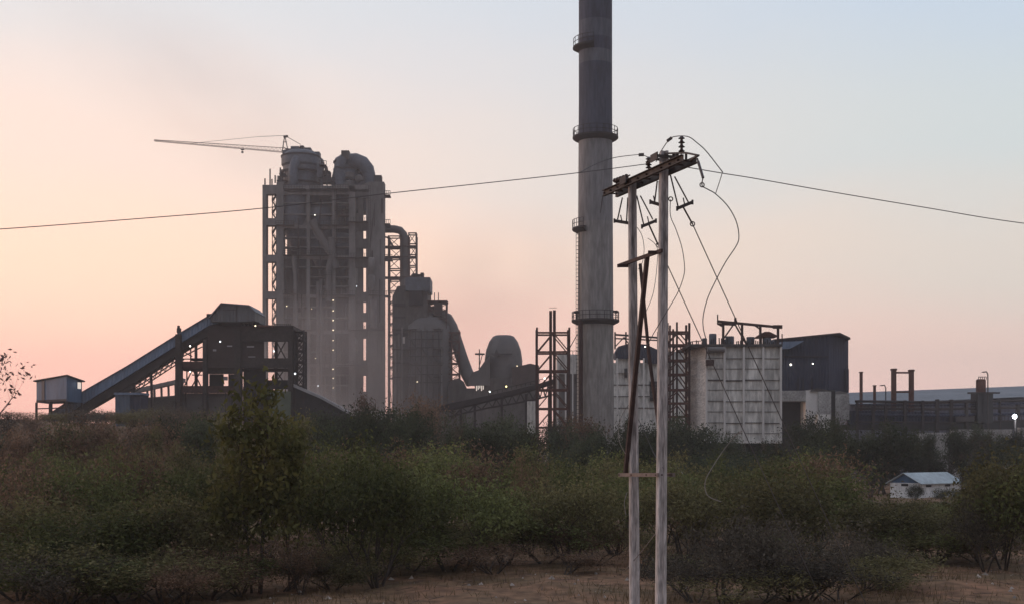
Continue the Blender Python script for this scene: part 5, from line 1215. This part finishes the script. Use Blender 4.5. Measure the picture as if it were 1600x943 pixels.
for i, (p_, d, hh_, w_, st_, lf) in enumerate([(30, 31, 1.5, 4.5, 'shrub', L_OLIVE), (110, 30, 1.3, 4, 'shrub', L_GREEN), (190, 31.5, 1.6, 4.5, 'grey', L_OLIVE), (255, 30.5, 1.2, 4, 'shrub', L_OLIVE), (330, 31.5, 1.3, 3.4, 'grey', L_BROWN), (375, 32.5, 1.2, 3, 'shrub', L_GREEN), (440, 33.5, 1.1, 3, 'grey', L_GREY), (520, 34, 1.0, 3, 'shrub', L_OLIVE), (575, 36, 1.3, 3.6, 'grey', L_OLIVE), (640, 39, 1.6, 4, 'shrub', L_GREEN), (1085, 31, 1.1, 3.2, 'grey', L_GREY), (1170, 30, 1.0, 3.8, 'grey', L_OLIVE), (1240, 30.5, 1.1, 3.8, 'shrub', L_GREY), (1310, 31.5, 1.0, 3.5, 'grey', L_OLIVE), (1385, 33.5, 1.0, 3, 'shrub', L_OLIVE), (730, 40, 1.5, 4, 'shrub', L_OLIVE), (850, 40.5, 1.5, 4, 'shrub', L_GREEN), (930, 40, 1.4, 3.6, 'grey', L_BROWN), (1450, 41, 1.3, 4, 'shrub', L_OLIVE), (1530, 41, 1.2, 4, 'grey', L_BROWN)]):
    nxt = 'left edge' if p_ < 80 else 'bottom left corner' if p_ < 300 else 'foot of the broad leaved trees' if p_ < 480 else 'foot of the wide feathery bush' if p_ < 700 else 'open brown soil' if p_ < 1000 else 'dark twiggy bushes' if p_ < 1400 else 'right hand clearing'
    ad_ = {L_BROWN: 'brown', L_OLIVE: 'olive', L_GREEN: 'green', L_GREY: 'grey'}[lf]
    plant(st_, rt.randrange(3), lf, X(p_, d), d, hh_, w_, rt.uniform(0, 6.28), 'spreading_bush', 'low spreading %s %s bush by the %s' % ('leafy' if st_ == 'shrub' else 'twiggy', ad_, nxt), 'bush', '%s spreading bushes by the %s' % (ad_, nxt))
for p_, d, yt, w_, lab in [(232, 60, 655, 80, 'leafless sapling rising between the brown bushes below the small blue grey cabin'), (690, 75, 640, 70, 'leafless sapling below the mill building'), (845, 62, 664, 60, 'leafless sapling left of the chimney foot, above the bushes'), (1225, 70, 676, 60, 'leafless sapling before the right edge of the pale block')]:
    plant_px('bare', rt.randrange(2), L_GREY, p_, d, yt, w_, 'bare_sapling', lab, 'tree', 'bare trees')
for p_, yt, w_ in [(1358, 705, 60), (1380, 715, 50), (1345, 676, 70), (1372, 700, 62), (1395, 690, 60), (1530, 700, 60), (1562, 694, 70), (1605, 690, 80), (1440, 672, 46), (1478, 668, 60), (1512, 664, 56), (1548, 676, 52), (1590, 672, 50)]:
    plant_px('dark', rt.randrange(4), L_DARK, p_, 160, yt, w_, 'round_tree', 'dark tree %s the white hut, under the pipe rack' % ('behind and left of' if p_ < 1430 else 'directly behind' if p_ < 1500 else 'behind and right of'), 'tree', 'dark trees %s the white hut' % ('left of' if p_ < 1430 else 'behind' if p_ < 1500 else 'right of'))
# leafless tree by the hut
plant_px('bare', 1, L_GREY, 1500, 120, 672, 110, 'bare_tree', 'leafless dark tree standing behind the right end of the white hut', 'tree', 'bare trees')
for px, yt, w_ in [(1428, 755, 30), (1480, 762, 40), (1506, 765, 30)]:
    plant_px('shrub', 1, L_DARK, px, 138, yt, w_, 'hut_bush', {1428: 'dark little bush against the gable corner of the white hut', 1480: 'pale little bush against the long wall of the white hut', 1506: 'little bush at the right end of the white hut'}[px], 'bush', 'bushes around the white hut')

# dry grass on the open soil
nr = np.random.default_rng(4); n = 42000
gxs = nr.uniform(-20, 24, n); gys = 26 + 36 * nr.random(n) ** 1.3
dens = np.sin(gxs * .9 + 2) * np.cos(gys * .7) + .6 * np.sin(gxs * 2.3 + gys * 1.9); keep = dens + nr.uniform(-.9, .9, n) > -.25; gxs = gxs[keep]; gys = gys[keep]; n = len(gxs)
zs = np.array([gz(a, b) for a, b in zip(gxs, gys)]); h = nr.uniform(.05, .22, n) * (1 + .5 * (dens[keep] > .5)); ang = nr.uniform(0, 6.28, n); w = .014; ln = nr.normal(0, .09, (n, 2))
v = np.zeros((n, 3, 3)); v[:, 0] = np.stack([gxs - w * np.cos(ang), gys - w * np.sin(ang), zs - .03], 1); v[:, 1] = np.stack([gxs + w * np.cos(ang), gys + w * np.sin(ang), zs - .03], 1); v[:, 2] = np.stack([gxs + ln[:, 0], gys + ln[:, 1], zs + h], 1)
gm = bpy.data.meshes.new('dry_grass'); gm.vertices.add(3 * n); gm.vertices.foreach_set('co', v.ravel()); gm.loops.add(3 * n); gm.loops.foreach_set('vertex_index', np.arange(3 * n, dtype=np.int32))
gm.polygons.add(n); gm.polygons.foreach_set('loop_start', (np.arange(n) * 3).astype(np.int32)); gm.update(calc_edges=True)
gm.materials.append(leafmat('grass_dry', (.26, .17, .10), (.17, .13, .07)))
o = bpy.data.objects.new('dry_grass', gm); C.objects.link(o); o['kind'] = 'stuff'; o['label'] = 'short dry brown grass growing on the open soil in front'; o['category'] = 'grass'

q = MB(); rl = random.Random(9)
for i in range(420):
    y_ = 27 + 22 * rl.random() ** 1.2; x_ = rl.uniform(-.42, .42) * y_ ; z_ = gz(x_, y_); r_ = rl.choice([.02, .03, .04, .05, .09]) * rl.uniform(.7, 1.3)
    a_ = rl.uniform(0, 6); vs = []
    for j in range(5): vs.append((x_ + r_ * math.cos(a_ + j * 1.26) * rl.uniform(.7, 1.3), y_ + r_ * math.sin(a_ + j * 1.26) * rl.uniform(.7, 1.3), z_ - .02))
    vs.append((x_ + rl.uniform(-.3, .3) * r_, y_, z_ + r_ * rl.uniform(.5, .9))); q.add(vs, [(j, (j + 1) % 5, 5) for j in range(5)])
o = q.build('stones', mat('stone_pale', (.26, .22, .19), var=.3, island=.4)); o['kind'] = 'stuff'; o['label'] = 'small pale stones scattered over the open brown soil'; o['category'] = 'stones'
q = MB()
for i in range(260):
    y_ = 27 + 20 * rl.random(); x_ = rl.uniform(-.42, .42) * y_; a_ = rl.uniform(0, 6.28); l_ = rl.uniform(.15, .7); z_ = gz(x_, y_) + .03
    q.beam((x_, y_, z_), (x_ + l_ * math.cos(a_), y_ + l_ * math.sin(a_), gz(x_ + l_ * math.cos(a_), y_ + l_ * math.sin(a_)) + rl.uniform(.03, .12)), .014)
o = q.build('fallen_twigs', M_BARKR); o['kind'] = 'stuff'; o['label'] = 'fallen dry twigs littering the soil between the bushes'; o['category'] = 'twigs'

# ------------------------------------------------------------------ haze: one closed box round everything
hz = MB().box(-1200, 1200, -80, 1500, -4.6, 106)
mh = bpy.data.materials.new('haze_air'); mh.use_nodes = True; t = mh.node_tree; t.nodes.clear()
oo = t.nodes.new('ShaderNodeOutputMaterial'); pv = t.nodes.new('ShaderNodeVolumePrincipled')
pv.inputs['Color'].default_value = (.90, .86, .86, 1); pv.inputs['Density'].default_value = 0.00036; pv.inputs['Anisotropy'].default_value = 0.25
t.links.new(pv.outputs[0], oo.inputs['Volume'])
o = hz.build('haze', mh); o['kind'] = 'stuff'; o['label'] = 'thin dusty evening haze over the whole plant'; o['category'] = 'haze'

# ------------------------------------------------------------------ drifting dust and smoke
def smoke(name, label, c, size, rot, dens, scale, col, seed):
    m = bpy.data.materials.new(name); m.use_nodes = True; t = m.node_tree; t.nodes.clear()
    def n(ty, **k):
        q = t.nodes.new(ty)
        for a, b in k.items(): setattr(q, a, b)
        return q
    o_ = n('ShaderNodeOutputMaterial'); pv = n('ShaderNodeVolumePrincipled'); pv.inputs['Color'].default_value = col + (1,); pv.inputs['Anisotropy'].default_value = .3
    tcn = n('ShaderNodeTexCoord'); ln_ = n('ShaderNodeVectorMath', operation='LENGTH'); t.links.new(tcn.outputs['Object'], ln_.inputs[0])
    fo = n('ShaderNodeMapRange', interpolation_type='SMOOTHSTEP'); fo.inputs['From Min'].default_value = 1.0; fo.inputs['From Max'].default_value = .15; t.links.new(ln_.outputs['Value'], fo.inputs['Value'])
    mpn = n('ShaderNodeMapping'); mpn.inputs['Location'].default_value = (seed, seed * .7, 0); mpn.inputs['Scale'].default_value = tuple(scale); t.links.new(tcn.outputs['Object'], mpn.inputs[0])
    no = n('ShaderNodeTexNoise'); no.inputs['Scale'].default_value = 1.6; no.inputs['Detail'].default_value = 4; t.links.new(mpn.outputs[0], no.inputs['Vector'])
    mr = n('ShaderNodeMapRange'); mr.inputs['From Min'].default_value = .25; mr.inputs['From Max'].default_value = .85; mr.inputs['To Max'].default_value = dens; t.links.new(no.outputs['Fac'], mr.inputs['Value'])
    mm = n('ShaderNodeMath', operation='MULTIPLY'); t.links.new(fo.outputs[0], mm.inputs[0]); t.links.new(mr.outputs[0], mm.inputs[1])
    t.links.new(mm.outputs[0], pv.inputs['Density']); t.links.new(pv.outputs[0], o_.inputs['Volume'])
    q = MB(); q.lathe((0, 0, 0), [(math.sin(math.pi * i / 10) + .001, -math.cos(math.pi * i / 10)) for i in range(11)], 20)
    o = q.build(name, m); o.location = c; o.scale = size; o.rotation_euler = (0, rot, 0); o['kind'] = 'stuff'; o['label'] = label; o['category'] = 'smoke'
smoke('smoke', 'grey dust cloud hanging round the foot of the preheater tower', (X(520, 338), 338, 12), (38, 15, 42), 0, .10, (1.2, 1.0, 1.2), (.92, .86, .84), 3.1)
smoke('smoke_plume', 'faint brownish smoke plume drifting up left from the preheater tower', (X(330, 380), 380, Z(150, 380)), (80, 18, 28), R(34), .020, (1.6, 1.0, 1.3), (.80, .72, .70), 7.7)
smoke('dust_cloud', 'faint dust cloud between the mill building and the chimney', (X(740, 350), 350, Z(470, 350)), (52, 15, 32), R(-20), .032, (1.5, 1, 1.3), (.92, .84, .82), 1.3)
